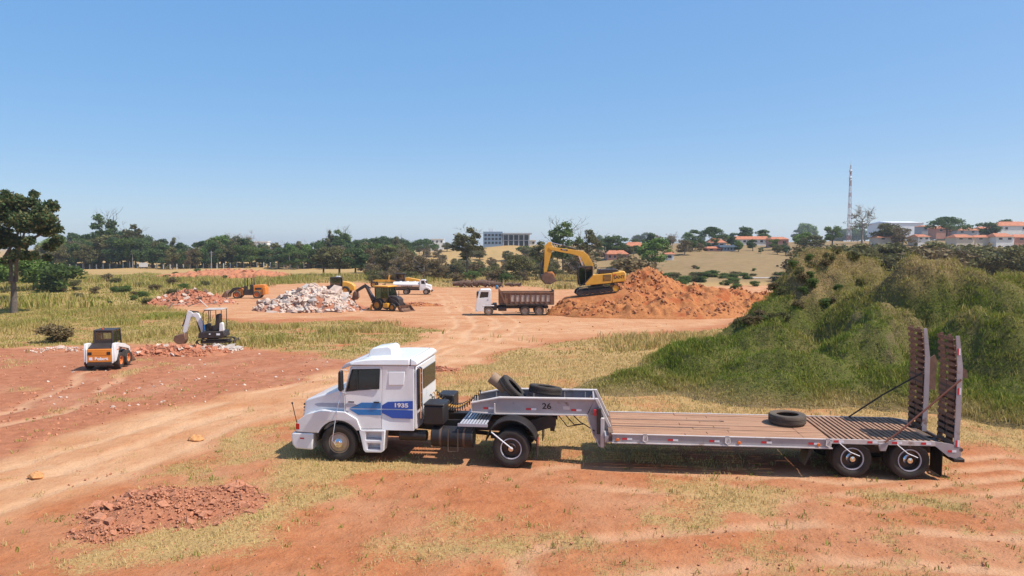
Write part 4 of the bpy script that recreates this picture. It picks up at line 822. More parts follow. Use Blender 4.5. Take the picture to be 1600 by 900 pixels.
for i in range(4): pr(E_, 'vent_slot', 'machine_yellow', [(.66, 1.60+i*.14), (1.46, 1.66+i*.14), (1.46, 1.70+i*.14), (.66, 1.64+i*.14)], -1.412, -1.4, 0)
CP = [(-2.08, 3.02), (-.58, 3.12), (-.56, 2.2), (-1.45, 1.25), (-1.85, .98), (-1.97, 1.1), (-2.15, 2.0)]
cb = MB()
for y_ in (-1.36, -.42):
    for i in range(len(CP)):
        a, b = CP[i], CP[(i+1) % len(CP)]; cb.tube([(a[0], y_, a[1]), (b[0], y_, b[1])], .065, 6)
for p in CP: cb.tube([(p[0], -1.36, p[1]), (p[0], -.42, p[1])], .06, 6)
cb.tube([(-1.35, -1.36, 3.07), (-1.33, -1.36, 1.4)], .055, 6); cb.prism([(-2.12, 3.0), (-.55, 3.1), (-.56, 3.2), (-1.9, 3.14)], -1.4, -.38); cb.prism([(-1.9, 1.0), (-.6, 1.9), (-.6, 2.1), (-1.4, 1.7), (-1.95, 1.3)], -1.37, -1.33); C_ = cb.build('cab', 'machine_black', E_)
for y_ in (-1.37, -.41): pr(C_, 'pane', 'pane_tint', CP, y_, y_+.012, 0)
MB().prism([(-2.14, 2.98), (-2.1, 2.98), (-2.12, 1.1), (-2.16, 1.4)], -1.3, -.46).build('windscreen', 'pane_tint', C_); bx(C_, 'seat', 'machine_black', -1.3, -.75, -1.1, -.65, 1.7, 2.6, bev=.06)
bm_ = pr(E_, 'boom', 'machine_yellow', [(-.25, 2.5), (-.35, 3.4), (-.95, 4.42), (-1.5, 4.86), (-2.4, 4.98), (-5.3, 5.36), (-5.45, 5.2), (-5.2, 4.98), (-2.4, 4.42), (-1.85, 4.2), (-1.3, 3.3), (-.95, 2.5)], -.26, .26, .03)
pr(bm_, 'name_plate', 'machine_black', [(-3.25, 4.86), (-4.05, 4.98), (-4.05, 5.13), (-3.25, 5.03)], -.27, -.262, 0); text('maker_name', 'SANY', .16, bm_, (-3.65, -.272, 4.995), (PI/2, .13, 0), 'reflect_white', .002, 1.2)
st_ = pr(E_, 'stick', 'machine_yellow', [(-5.85, 5.4), (-5.5, 5.85), (-5.15, 5.9), (-4.92, 5.35), (-5.62, 2.45), (-5.95, 2.4)], -.2, .2, .03)
tb(E_, 'stick_cylinder', 'machine_black', [(-2.3, 0, 5.05), (-3.9, 0, 5.52)], .10); tb(E_, 'cylinder_rod', 'chrome', [(-3.9, 0, 5.52), (-5.2, 0, 5.86)], .05)
for y_ in (-.42, .42): tb(E_, 'boom_cylinder', 'machine_black', [(-1.0, y_, 1.7), (-1.5, y_, 3.2)], .09); tb(E_, 'cylinder_rod', 'chrome', [(-1.5, y_, 3.2), (-1.95, y_, 4.3)], .05)
tb(E_, 'bucket_cylinder', 'machine_black', [(-5.75, 0, 5.2), (-6.12, 0, 3.0)], .09); tb(E_, 'bucket_link', 'machine_black', [(-6.12, 0, 3.0), (-6.2, 0, 2.3), (-5.7, 0, 2.3)], .07)
bk_ = MB(); BK = [(-5.75, 2.5), (-6.2, 2.1), (-6.25, 1.6), (-5.85, 1.15), (-5.2, 1.1), (-4.55, 1.45)]
for i in range(len(BK)-1): a, b = BK[i], BK[i+1]; bk_.prism([a, b, (b[0]+.05, b[1]+.07), (a[0]+.07, a[1]+.02)], -.6, .6)
for y_ in (-.6, .56): bk_.prism(BK+[(-4.9, 2.2)], y_, y_+.04)
for i in range(5): bk_.prism([(-4.62, 1.42), (-4.3, 1.58), (-4.6, 1.52)], -.58+i*.27, -.48+i*.27)
bk_.build('bucket', 'bucket_steel', E_)
pr(E_, 'scooped_earth', 'soil_orange', [(-5.9, 1.5), (-4.75, 1.5), (-4.7, 2.2), (-4.95, 2.55), (-5.4, 2.5), (-5.8, 2.2)], -.54, .54, .15)
for s in (-1.3, 1.3): tb(E_, 'handrail', 'machine_black', [(.3, s, 2.4), (.35, s, 2.95), (1.5, s, 3.0), (1.55, s, 2.5)], .025, 6)
# ---------------------------------------------------------------- backhoe loader (faces right, turned to the camera)
H = thing('backhoe_loader', 'yellow and black backhoe loader with its arm reaching into the concrete rubble', 'backhoe', 600, 485, -28)
for s in (-1, 1):
    wheel(H, (-.25, s*.88, .68), .68, .42, .36, s, tyre='rubber', rim='tyre_rim_yellow', hub='tyre_rim_yellow', lug=.05, dish=.1, n=32); wheel(H, (1.9, s*.85, .48), .48, .3, .26, s, rim='tyre_rim_yellow', hub='tyre_rim_yellow', lug=.05, dish=.1, n=28)
    gd_ = MB()
    for i in range(10):
        t = R(10+150*i/9); gd_.v += [(-.25+math.cos(t)*r_, y_*s, .68+math.sin(t)*r_) for r_, y_ in ((.76, .66), (.80, .66), (.80, 1.12), (.76, 1.12))]
        if i: b = 4*(i-1); gd_.f += [(b+q, b+(q+1) % 4, b+4+(q+1) % 4, b+4+q) for q in range(4)]; gd_.m += [0]*4
    gd_.build('mudguard', 'machine_black', H)
pr(H, 'chassis', 'machine_yellow', [(-.9, .55), (2.4, .5), (2.4, .85), (.7, .95), (-.9, .95)], -.45, .45); bx(H, 'side_tank', 'machine_yellow', .62, 1.35, -1.0, 1.0, .42, .95, bev=.04); bx(H, 'step', 'machine_black', .6, 1.3, -1.05, 1.05, .32, .42)
pr(H, 'hood', 'machine_black', [(1.15, .9), (1.2, 1.85), (2.2, 1.7), (2.55, 1.45), (2.6, .7), (2.3, .6)], -.48, .48, .07)
CB = [(-.65, 1.15), (-.7, 2.8), (1.05, 2.8), (1.35, 1.7), (.75, .95), (.2, 1.35)]
cb = MB()
for y_ in (-.78, .78):
    for i in range(len(CB)): a, b = CB[i], CB[(i+1) % len(CB)]; cb.tube([(a[0], y_, a[1]), (b[0], y_, b[1])], .06, 6)
    cb.tube([(.25, y_, 2.8), (.2, y_, 1.35)], .05, 6)
for p in CB: cb.tube([(p[0], -.78, p[1]), (p[0], .78, p[1])], .055, 6)
C_ = cb.build('cab', 'machine_black', H); bx(H, 'roof', 'machine_yellow', -.9, 1.3, -.9, .9, 2.82, 3.0, bev=.07)
for y_ in (-.79, .775): pr(C_, 'pane', 'pane_tint', CB, y_, y_+.012, 0)
bx(C_, 'seat', 'machine_black', -.25, .3, -.28, .28, 1.2, 2.2, bev=.06); bx(C_, 'dashboard', 'machine_black', .8, 1.15, -.4, .4, 1.2, 1.75)
for s in (-1, 1): pr(H, 'loader_arm', 'machine_black', [(1.15, 1.45), (1.3, 1.6), (2.2, 1.3), (3.1, .5), (3.0, .35), (2.1, 1.05)], s*.62, s*.50, .02)
lb = MB(); LBk = [(3.05, .75), (2.95, .35), (3.1, .08), (3.75, .03)]
for i in range(3): a, b = LBk[i], LBk[i+1]; lb.prism([a, b, (b[0]+.02, b[1]+.06), (a[0]+.06, a[1]+.02)], -1.12, 1.12)
for y_ in (-1.12, 1.08): lb.prism(LBk, y_, y_+.04)
lb.build('front_bucket', 'bucket_steel', H)
pr(H, 'hoe_frame', 'machine_black', [(-.9, .5), (-1.25, .5), (-1.3, 1.2), (-.9, 1.3)], -.6, .6); pr(H, 'hoe_boom', 'machine_black', [(-1.0, .75), (-1.5, 1.5), (-2.45, 2.8), (-2.75, 2.95), (-2.9, 2.75), (-2.6, 2.5), (-1.75, 1.0), (-1.25, .65)], -.16, .16, .03)
pr(H, 'hoe_stick', 'machine_black', [(-2.55, 2.95), (-3.0, 3.0), (-4.3, 2.3), (-4.35, 2.1), (-4.15, 2.05), (-2.9, 2.65)], -.13, .13, .03); pr(H, 'hoe_bucket', 'bucket_steel', [(-4.15, 2.3), (-4.5, 2.0), (-4.65, 1.4), (-4.3, 1.1), (-3.95, 1.4), (-4.0, 1.9)], -.3, .3, .03)
tb(H, 'hoe_cylinder', 'chrome', [(-1.4, .22, 1.3), (-2.5, .22, 2.55)], .05); tb(H, 'stick_cylinder', 'machine_black', [(-2.0, 0, 2.6), (-2.9, 0, 3.1)], .07)
for s in (-1, 1): pr(H, 'stabiliser', 'machine_yellow', [(-1.0, .75), (-1.2, .75), (-1.5, .12), (-1.65, .04), (-1.2, .04), (-1.25, .2)], s*.75, s*.95, .02)
tb(H, 'exhaust', 'machine_black', [(2.0, .3, 1.7), (2.0, .3, 2.35)], .045)
# ---------------------------------------------------------------- wheel loader (faces left)
L_ = thing('wheel_loader', 'old orange wheel loader with black roll bar beside the red rubble heap', 'wheel loader', 388, 466, 4)
for s in (-1, 1):
    for x_ in (-1.46, 1.54): wheel(L_, (x_, s*.85, .6), .6, .42, .34, s, rim='tyre_rim_orange', hub='tyre_rim_orange', tyre='old_rubber', lug=.05, dish=.1, n=28)
pr(L_, 'rear_body', 'machine_orange', [(1.0, .7), (.95, 2.05), (2.3, 2.12), (2.72, 2.05), (2.78, .6), (2.3, .5)], -.62, .62, .06); pr(L_, 'engine_vent', 'machine_black', [(1.2, 1.35), (2.2, 1.35), (2.2, 1.65), (1.2, 1.65)], -.64, -.615, 0); bx(L_, 'counterweight', 'machine_orange', 2.45, 2.85, -.85, .85, .6, 1.75, bev=.06)
tb(L_, 'exhaust', 'machine_black', [(1.6, .2, 2.1), (1.6, .2, 2.65)], .06); pr(L_, 'mid_frame', 'machine_black', [(-.6, .5), (1.0, .5), (1.0, 1.25), (.5, 1.4), (-.6, 1.3)], -.5, .5); pr(L_, 'front_frame', 'machine_orange', [(-1.9, .5), (-.5, .5), (-.5, 1.3), (-1.2, 1.7), (-1.9, 1.1)], -.4, .4)
bx(L_, 'seat', 'machine_black', .35, .85, -.28, .28, 1.4, 2.1, bev=.06); tb(L_, 'steering_wheel', 'machine_black', [(-.25, 0, 1.4), (-.05, 0, 2.0)], .04); bx(L_, 'console', 'machine_black', -.5, -.2, -.4, .4, 1.3, 1.9)
for s in (-1, 1):
    tb(L_, 'roll_bar', 'machine_black', [(.78, s*.6, 1.3), (.74, s*.6, 3.15)], .07); tb(L_, 'roll_bar', 'machine_black', [(-.3, s*.6, 1.3), (-.26, s*.6, 3.15)], .07)
    pr(L_, 'lift_arm', 'machine_black', [(-.7, 1.7), (-.85, 1.5), (-1.9, 1.35), (-2.9, .5), (-3.05, .65), (-2.1, 1.65)], s*.42, s*.56, .02); tb(L_, 'lift_cylinder', 'machine_black', [(-.8, s*.35, .9), (-2.0, s*.35, 1.35)], .06)
lb = MB(); Q_ = [(-3.05, 1.2), (-2.8, .7), (-2.9, .2), (-3.9, .08)]
for i in range(3): a, b = Q_[i], Q_[i+1]; lb.prism([a, b, (b[0]-.02, b[1]+.06), (a[0]-.06, a[1]+.02)], -1.15, 1.15)
for y_ in (-1.15, 1.11): lb.prism(Q_, y_, y_+.04)
lb.build('bucket', 'bucket_steel', L_)
# ---------------------------------------------------------------- soil roller (drum to the left)
O = thing('road_roller', 'yellow single-drum soil roller with dark cab behind the concrete rubble', 'road roller', 537, 461, 0)
MB().cyl((-2.7, -1.0, .76), (-2.7, 1.0, .76), .76, n=30).build('drum', 'dark_steel', O, bev=.02)
for s in (-1, 1): pr(O, 'drum_frame', 'machine_black', [(-3.9, .55), (-3.9, .95), (-3.3, 1.0), (-2.9, 1.5), (-2.2, 1.62), (-1.6, 1.1), (-1.3, 1.0), (-1.3, .55)], s*1.04, s*1.14); wheel(O, (.48, s*.85, .77), .77, .5, .4, s, rim='machine_yellow', hub='machine_yellow', lug=.05, dish=.1, n=32)
bx(O, 'front_beam', 'machine_black', -4.0, -3.8, -1.1, 1.1, .6, .95); bx(O, 'articulation', 'machine_black', -1.7, -.3, -.5, .5, .6, 1.1)
pr(O, 'hood', 'machine_yellow', [(-.1, 1.1), (0, 2.3), (.6, 2.25), (1.5, 1.95), (1.95, 1.5), (1.95, .8), (.3, .8)], -.72, .72, .08)
CB = [(-1.95, 1.2), (-2.0, 2.85), (-.4, 2.85), (-.3, 1.2)]; cb = MB()
for y_ in (-.7, .7):
    for i in range(4): a, b = CB[i], CB[(i+1) % 4]; cb.tube([(a[0], y_, a[1]), (b[0], y_, b[1])], .07, 6)
    cb.tube([(-1.2, y_, 1.2), (-1.2, y_, 2.85)], .05, 6); cb.prism([(-1.95, 1.2), (-.3, 1.2), (-.3, 1.75), (-1.95, 1.75)], y_-.03, y_+.03)
cb.box(-2.05, -.3, -.8, .8, 2.85, 2.98); C_ = cb.build('cab', 'machine_black', O)
for y_ in (-.71, .70): pr(C_, 'pane', 'pane_tint', CB, y_, y_+.012, 0)
bx(C_, 'seat', 'machine_black', -1.4, -.9, -.25, .25, 1.3, 2.2, bev=.06); bx(O, 'roof_unit', 'machine_white', -1.2, -.55, -.4, .4, 2.98, 3.16, bev=.04)
# ---------------------------------------------------------------- water tanker (faces right)
K = thing('tanker_truck', 'white water tanker truck parked behind the backhoe', 'truck', 650, 460, 0)
tank = MB(); n_ = 24; xs_ = [(-3.75, .85), (-3.7, .97), (-3.6, 1), (.55, 1), (.65, .97), (.7, .85)]
tank.v = [(x_, math.cos(2*PI*i/n_)*.95*f_, 1.66+math.sin(2*PI*i/n_)*.5*f_) for x_, f_ in xs_ for i in range(n_)]; tank.f = [(j*n_+i, j*n_+(i+1) % n_, (j+1)*n_+(i+1) % n_, (j+1)*n_+i) for j in range(5) for i in range(n_)]+[tuple(range(n_))[::-1], tuple(range(5*n_, 6*n_))]; tank.m = [0]*len(tank.f); tank.build('tank', 'machine_white', K)
for x_ in (-2.6, -1.4, -.2): MB().cyl((x_, 0, 2.1), (x_, 0, 2.24), .22, n=14).build('hatch', 'machine_white', K)
for i in range(6): bx(K, 'tank_hook', 'machine_black', -2.3+i*.32, -2.12+i*.32, -1.0, -.93, 1.36, 1.5, bev=0)
bx(K, 'tank_saddle', 'machine_black', -3.5, .5, -.6, .6, 1.05, 1.25); MB().box(-3.7, 2.3, -.42, -.34, .72, .98).box(-3.7, 2.3, .34, .42, .72, .98).box(-3.6, 2.2, -.34, .34, .78, .94).build('chassis_frame', 'black_chassis', K)
c = pr(K, 'cab', 'machine_white', [(.75, .7), (.75, 2.42), (.9, 2.5), (1.6, 2.48), (1.82, 1.78), (1.82, .9), (1.2, .7)], -1.0, 1.0, .05)
for s in (-1, 1):
    cut(c, [MB().prism([(1.0, 1.8), (1.68, 1.78), (1.5, 2.32), (1.0, 2.34)], s*.95, s*1.3)]); pr(c, 'window', 'glass_dark', [(.98, 1.78), (1.7, 1.76), (1.52, 2.34), (.98, 2.36)], s*.95, s*.96, 0)
    w2 = pr(K, 'wing', 'machine_white', [(1.1, .75), (1.2, 1.2), (1.75, 1.35), (2.35, 1.2), (2.6, .8)], s*.6, s*1.02, .04); cut(w2, [CY(.56, 1.8, .5)])
    wheel(K, (1.8, s*.92, .5), .5, .27, .28, s, rim='rim_steel', dish=.6, n=24)
    for y_, dd in ((.9, -.6), (.6, .1)): wheel(K, (-1.55, s*y_, .5), .5, .26, .28, s, rim='rim_steel', dish=dd, n=24)
pr(K, 'bonnet', 'machine_white', [(1.8, .8), (1.8, 1.72), (2.45, 1.62), (2.62, 1.5), (2.66, .8)], -.75, .75, .06); bx(K, 'bumper', 'machine_black', 2.62, 2.8, -1.0, 1.0, .5, .75); bx(K, 'windscreen', 'glass_dark', 1.62, 1.80, -.85, .85, 1.85, 2.35, bev=.05)
# ---------------------------------------------------------------- motor grader (behind the tanker, faces left)
Gd = thing('motor_grader', 'yellow motor grader with black cab half hidden behind the water tanker', 'grader', 620, 449, 0)
pr(Gd, 'main_frame', 'machine_yellow', [(-4.9, .9), (-4.85, 1.35), (-4.3, 1.55), (-.2, 1.5), (-.2, 1.1), (-4.2, 1.15), (-4.5, .9)], -.2, .2, .03); pr(Gd, 'engine_hood', 'machine_yellow', [(1.75, .9), (1.75, 1.95), (2.4, 2.0), (4.7, 1.6), (4.8, .9)], -.7, .7, .06)
bx(Gd, 'cab', 'machine_black', -.15, 1.7, -.75, .75, 1.1, 2.75, bev=.06); bx(Gd, 'cab_roof', 'machine_black', -.3, 1.85, -.9, .9, 2.752, 2.88)
for y_ in (-.757, .752): bx(Gd, 'window', 'pane_tint', .1, 1.4, y_, y_+.005, 1.7, 2.6, bev=0)
for s in (-1, 1):
    wheel(Gd, (-4.5, s*.95, .62), .62, .35, .34, s, rim='tyre_rim_yellow', dish=.1, n=24)
    for x_ in (1.7, 3.3): wheel(Gd, (x_, s*.95, .62), .62, .38, .34, s, rim='tyre_rim_yellow', dish=.1, n=24)
    pr(Gd, 'lift_arm', 'machine_yellow', [(-1.7, 1.5), (-1.55, 1.5), (-1.35, 2.5), (-1.5, 2.52)], s*.5, s*.38, .01)
MB().box(-2.6, -2.5, -1.8, 1.8, .15, .75).build('blade', 'bucket_steel', Gd); bx(Gd, 'front_axle', 'machine_black', -4.6, -4.4, -.9, .9, .5, .75); bx(Gd, 'valve_block', 'machine_black', -5.2, -4.8, -.3, .3, .9, 1.45)
# ---------------------------------------------------------------- skid-steer loader (rear to the camera; local y = its forward)
p = ground(156, 580); Z = empty('skid_steer_loader', (p.x, p.y, gz(p.x, p.y)), R(9)); Z.scale = (.92, .92, .95); tag(Z, 'orange and white skid-steer loader seen from behind on the red earth', 'skid loader')
for s in (-1, 1):
    for y_ in (.62, 1.66):
        w_ = wheel(Z, (s*.72, y_, .42), .42, .30, .23, 1, rim='tyre_rim_orange', hub='tyre_rim_orange', lug=.06, dish=.15, n=32, nuts=6); w_.rotation_euler = (0, 0, -s*PI/2)
    up = MB().prism([(0.02, .42), (.42, .55), (.52, 1.02), (.55, 1.36), (.10, 1.38), (0.0, 1.15)], s*.60, s*.78, 'x').build('tower', 'machine_white', Z, bev=.03)
    arm = MB().prism([(.12, 1.36), (.55, 1.36), (1.5, 1.18), (2.15, .95), (2.3, .45), (2.16, .42), (2.0, .85), (1.4, .98), (.5, 1.16), (.12, 1.2)], s*.62, s*.76, 'x').build('lift_arm', 'machine_white', Z, bev=.02)
    MB().box(s*.78, s*.785, .25, .55, 1.0, 1.05).build('arm_mark', 'machine_orange', arm); tb(Z, 'lift_cylinder', 'machine_black', [(s*.7, .3, .75), (s*.7, 1.1, 1.05)], .04)
bx(Z, 'chassis', 'machine_black', -.56, .56, .08, 2.0, .22, .85, bev=.04); bx(Z, 'rear_door', 'machine_orange', -.6, .6, -.02, .12, .42, 1.10, bev=.03); bx(Z, 'rear_bumper', 'machine_black', -.62, .62, -.06, .10, .24, .41, bev=.03)
bx(Z, 'rear_grille', 'machine_orange', -.35, .35, -.03, -.015, .78, .98, bev=.005)
for s in (-1, 1): bx(Z, 'tail_lamp', 'black_plastic', s*.37, s*.56, -.035, -.018, .80, .95, bev=.005); bx(Z, 'frame_corner', 'machine_white', s*.6, s*.66, -.02, .2, .35, 1.12)
text('maker_name', 'Bobcat', .21, Z, (.1, -.023, .60), (PI/2, 0, 0), 'reflect_white', .004, 1.1, .01); MB().box(-.50, -.34, -.028, -.02, .53, .68).build('emblem', 'reflect_white', Z)
MB().prism([(.08, 1.1), (.1, 1.16), (.62, 1.34), (.62, 1.1)], -.58, .58, 'x').build('engine_cover', 'machine_black', Z, bev=.02)
cb = MB(); CR = [(.55, 1.3), (.62, 1.98), (1.6, 1.98), (1.78, 1.0)]
for s in (-1, 1):
    for i in range(3): a, b = CR[i], CR[i+1]; cb.tube([(s*.46, a[0], a[1]), (s*.46, b[0], b[1])], .045, 6)
    cb.tube([(s*.46, 1.1, 1.98), (s*.46, 1.1, 1.1)], .03, 6)
for a in CR[:3]: cb.tube([(-.46, a[0], a[1]), (.46, a[0], a[1])], .045, 6)
cb.box(-.5, .5, .6, 1.65, 1.96, 2.02).box(-.46, .46, .56, .6, 1.3, 1.5).box(-.46, -.36, .57, .62, 1.5, 1.95).box(.40, .46, .57, .62, 1.5, 1.95).box(-.4, .4, .6, .64, 1.86, 1.95); C_ = cb.build('cab', 'machine_black', Z, bev=.01)
bx(C_, 'pane', 'pane_clear', -.38, .42, .585, .592, 1.5, 1.88, bev=0); bx(C_, 'seat', 'machine_black', -.25, .25, .85, 1.2, .9, 1.5, bev=.05); MB().cyl((-.12, .85, 2.02), (-.12, .85, 2.09), .06, n=12).build('beacon', 'beacon_red', C_)
for s in (-1, 1): bx(C_, 'side_mesh', 'pane_tint', s*.47, s*.475, .65, 1.55, 1.35, 1.93, bev=0)
lb = MB().prism([(2.35, .10), (2.25, .12), (2.22, .6), (2.3, .62), (2.36, .2), (2.85, .12), (2.85, .08)], -.8, .8, 'x')
for s in (-.8, .76): lb.prism([(2.25, .12), (2.22, .6), (2.85, .1)], s, s+.04, 'x')
lb.build('bucket', 'bucket_steel', Z)
# ---------------------------------------------------------------- mini excavator (faces left)
p = ground(333, 541); Q = empty('mini_excavator', (p.x, p.y, gz(p.x, p.y)+.12), R(6)); tag(Q, 'white compact excavator with open canopy at the edge of the red patch', 'excavator')
for s in (-1, 1):
    out = [(-.9, .2), (-.8, .04), (-.65, 0), (1.0, .04), (1.22, .12), (1.3, .26), (1.22, .4), (1.0, .44), (-.65, .40), (-.82, .34)]
    b_ = MB(); inn = [(.2+(x-.2)*.92, .21+(z-.21)*.72) for x, z in out]; n_ = len(out)
    for i in range(n_): j = (i+1) % n_; b_.prism([out[i], out[j], inn[j], inn[i]], s*.62, s*.40)
    b_.build('track', 'rubber', Q); pr(Q, 'track_frame', 'machine_black', [(-.6, .12), (1.0, .14), (1.0, .32), (-.6, .30)], s*.58, s*.44)
pr(Q, 'house', 'machine_black', [(-.75, .46), (-.7, .82), (-.2, .9), (.85, .92), (.92, .55), (.7, .46)], -.6, .6, .05); MB().cyl((0, 0, .36), (0, 0, .47), .35).build('slew_ring', 'machine_black', Q)
pr(Q, 'side_panel', 'machine_white', [(.56, .9), (.60, 1.42), (.72, 1.48), (.82, 1.40), (.84, .93)], -.6, -.3, .03); bx(Q, 'number_plate', 'reflect_white', .4, .62, -.615, -.6, .66, .78, bev=0); bx(Q, 'number_dot', 'reflect_white', -.05, .04, -.612, -.6, .70, .78, bev=0)
CR = [(-.40, .85), (-.40, 2.12), (-.28, 2.24)]
cb = MB()
for s in (-.55, .55): cb.tube([(-.40, s, .85), (-.40, s, 2.1), (-.3, s, 2.24), (.72, s, 2.28), (.72, s, .9)], .03, 6); cb.tube([(.05, s, 2.24), (.05, s, 1.5)], .025, 6)
cb.build('canopy_frame', 'machine_black', Q); bx(Q, 'canopy_roof', 'concrete_grey', -.36, .76, -.62, .62, 2.26, 2.32, bev=.02)
pr(Q, 'seat', 'machine_black', [(-.05, .9), (-.05, 1.2), (.22, 1.28), (.3, 1.95), (.45, 2.0), (.55, 1.9), (.5, .9)], -.26, .26, .05); bx(Q, 'control_column', 'machine_black', -.32, -.16, -.3, .3, .9, 1.35); tb(Q, 'lever', 'machine_black', [(-.2, -.25, 1.3), (-.25, -.25, 1.55)], .02); bx(Q, 'blue_panel', 'blue_paint', -.42, -.36, -.4, .1, .95, 1.3)
pr(Q, 'boom', 'machine_white', [(-.5, .75), (-.68, .85), (-1.02, 1.75), (-1.22, 1.88), (-1.2, 2.02), (-.95, 2.08), (-.82, 2.0), (-.38, .88)], -.1, .1, .02); pr(Q, 'stick', 'machine_white', [(-1.28, 2.16), (-1.48, 2.2), (-1.55, 2.05), (-1.85, .85), (-1.70, .75), (-1.58, .85), (-1.3, 1.8), (-1.05, 1.75), (-1.0, 1.85)], -.08, .08, .02)
tb(Q, 'stick_cylinder', 'machine_black', [(-.85, 0, 2.1), (-1.4, 0, 2.17)], .045); tb(Q, 'boom_cylinder', 'machine_black', [(-.75, 0, .7), (-.95, 0, 1.5)], .05); tb(Q, 'bucket_cylinder', 'machine_black', [(-1.55, 0, 2.0), (-1.86, 0, 1.2)], .04)
pr(Q, 'bucket', 'bucket_steel', [(-1.65, .78), (-1.95, .70), (-2.28, .62), (-2.35, .3), (-2.15, .1), (-1.75, .05), (-1.6, .35)], -.3, .3, .04)
bx(Q, 'dozer_blade', 'machine_black', 1.42, 1.48, -.62, .62, .05, .36); bx(Q, 'blade_arm', 'machine_black', .9, 1.44, -.2, .2, .16, .24)
# ================================================================ TREES
leafmat('leaf_green', [(0.056, 0.085, 0.024), (0.101, 0.151, 0.037), (0.171, 0.222, 0.060)], .4)
leafmat('leaf_bright', [(0.088, 0.149, 0.028), (0.140, 0.219, 0.044), (0.210, 0.280, 0.070)], .3)
leafmat('leaf_dark', [(0.051, 0.081, 0.030), (0.081, 0.128, 0.046), (0.128, 0.178, 0.064)], .4)
leafmat('leaf_olive', [(0.088, 0.088, 0.035), (0.149, 0.140, 0.052), (0.210, 0.184, 0.079)], .25)
leafmat('leaf_brown', [(.11, .078, .036), (.165, .12, .055), (.21, .16, .08)], .25)
def leaves(name, pts, size, seed, mat, up=.3):
    """leaf-clump faces: one bent quad for each point"""
    g = np.random.default_rng(seed); n = len(pts); a = g.normal(0, 1, (n, 3)); a /= np.linalg.norm(a, axis=1)[:, None]
    b = np.cross(a, g.normal(0, 1, (n, 3))); b /= np.linalg.norm(b, axis=1)[:, None]; c = np.cross(a, b)
    s = size*g.uniform(.55, 1.35, (n, 1)); f = .55
    V = np.stack([pts-b*s, pts+c*s*f+a*s*.2, pts+b*s, pts-c*s*f+a*s*.15], 1).reshape(-1, 3); i = np.arange(n)*4
    me = bpy.data.meshes.new(name); npmesh(me, V, np.stack([i, i+1, i+2, i+3], 1)); me.materials.append(M[mat]); return me
def blobpts(blobs, n, seed, shell=.55):
    g = np.random.default_rng(seed); w_ = np.array([b[3]*b[4] for b in blobs]); w_ = w_/w_.sum(); out = []
    for b, k in zip(blobs, (w_*n).astype(int)+1):
        d = g.normal(0, 1, (k, 3)); d /= np.linalg.norm(d, axis=1)[:, None]; r = (shell+(1-shell)*g.uniform(0, 1, (k, 1))**.7)*(1+.18*g.normal(0, 1, (k, 1)))
        q = d*r*np.array([b[3], b[3], b[4]])+np.array(b[:3]); keep = (q[:, 2] > b[2]-b[4]*.75); out.append(q[keep])
    return np.concatenate(out)
def limbs(name, h, r, spread, nb, seed, mat, split=.35, rise=.5, twigs=0):
    rd = random.Random(seed); b = MB(); top = []
    tr = [(rd.uniform(-.1, .1)*i*.35*spread*.2, rd.uniform(-.1, .1)*i*.35*spread*.2, h*t) for i, t in enumerate((0, .15, .3, .45, .62, .8))]
    b.tube([(0, 0, -.3)]+tr[1:], [r*1.25, r, r*.9, r*.72, r*.5, r*.28], 8)
    for k in range(nb):
        a = 2*PI*k/nb+rd.uniform(-.5, .5); t = split+(.78-split)*rd.random(); p0 = Vector((tr[2][0], tr[2][1], h*t)); L = spread*rd.uniform(.6, 1.0)
        pts = [p0]
        for j in range(1, 5): pts.append(p0+Vector((math.cos(a+.15*j*rd.uniform(-1, 1))*L*j/4, math.sin(a+.15*j)*L*j/4, h*rise*.28*(j/4)**.8*rd.uniform(.8, 1.3)*j/2.2)))
        b.tube(pts, [r*.5, r*.36, r*.25, r*.15, r*.07], 6); top.append(pts[-1])
        for q in range(twigs):
            j = rd.choice((2, 3, 4)); e = pts[j]+Vector((rd.uniform(-1, 1), rd.uniform(-1, 1), rd.uniform(.1, 1)))*h*.14; m_ = (pts[j]+e)/2+Vector((rd.uniform(-1, 1), rd.uniform(-1, 1), 0))*h*.02
            b.tube([pts[j], m_, e], [r*.16, r*.1, r*.04], 4)
            for _ in range(2): e2 = e+Vector((rd.uniform(-1, 1), rd.uniform(-1, 1), rd.uniform(.0, .9)))*h*.07; b.tube([m_, e2], [r*.07, r*.03], 4)
    me = b.mesh(name); me.materials.append(M[mat]); me.polygons.foreach_set('use_smooth', [True]*len(me.polygons)); return me
def rb(seed, n, cx, cz, rx, rz, br, flat=.75):
    rd = random.Random(seed); o = []
    for i in range(n):
        a = rd.uniform(0, 2*PI); q = rd.random()**.5; z = rd.uniform(-1, 1)
        s = math.sqrt(max(.05, 1-z*z*.9)); o.append((cx+math.cos(a)*q*rx*s, math.sin(a)*q*rx*s, cz+z*rz, br*rd.uniform(.7, 1.25), br*flat*rd.uniform(.7, 1.2)))
    return o
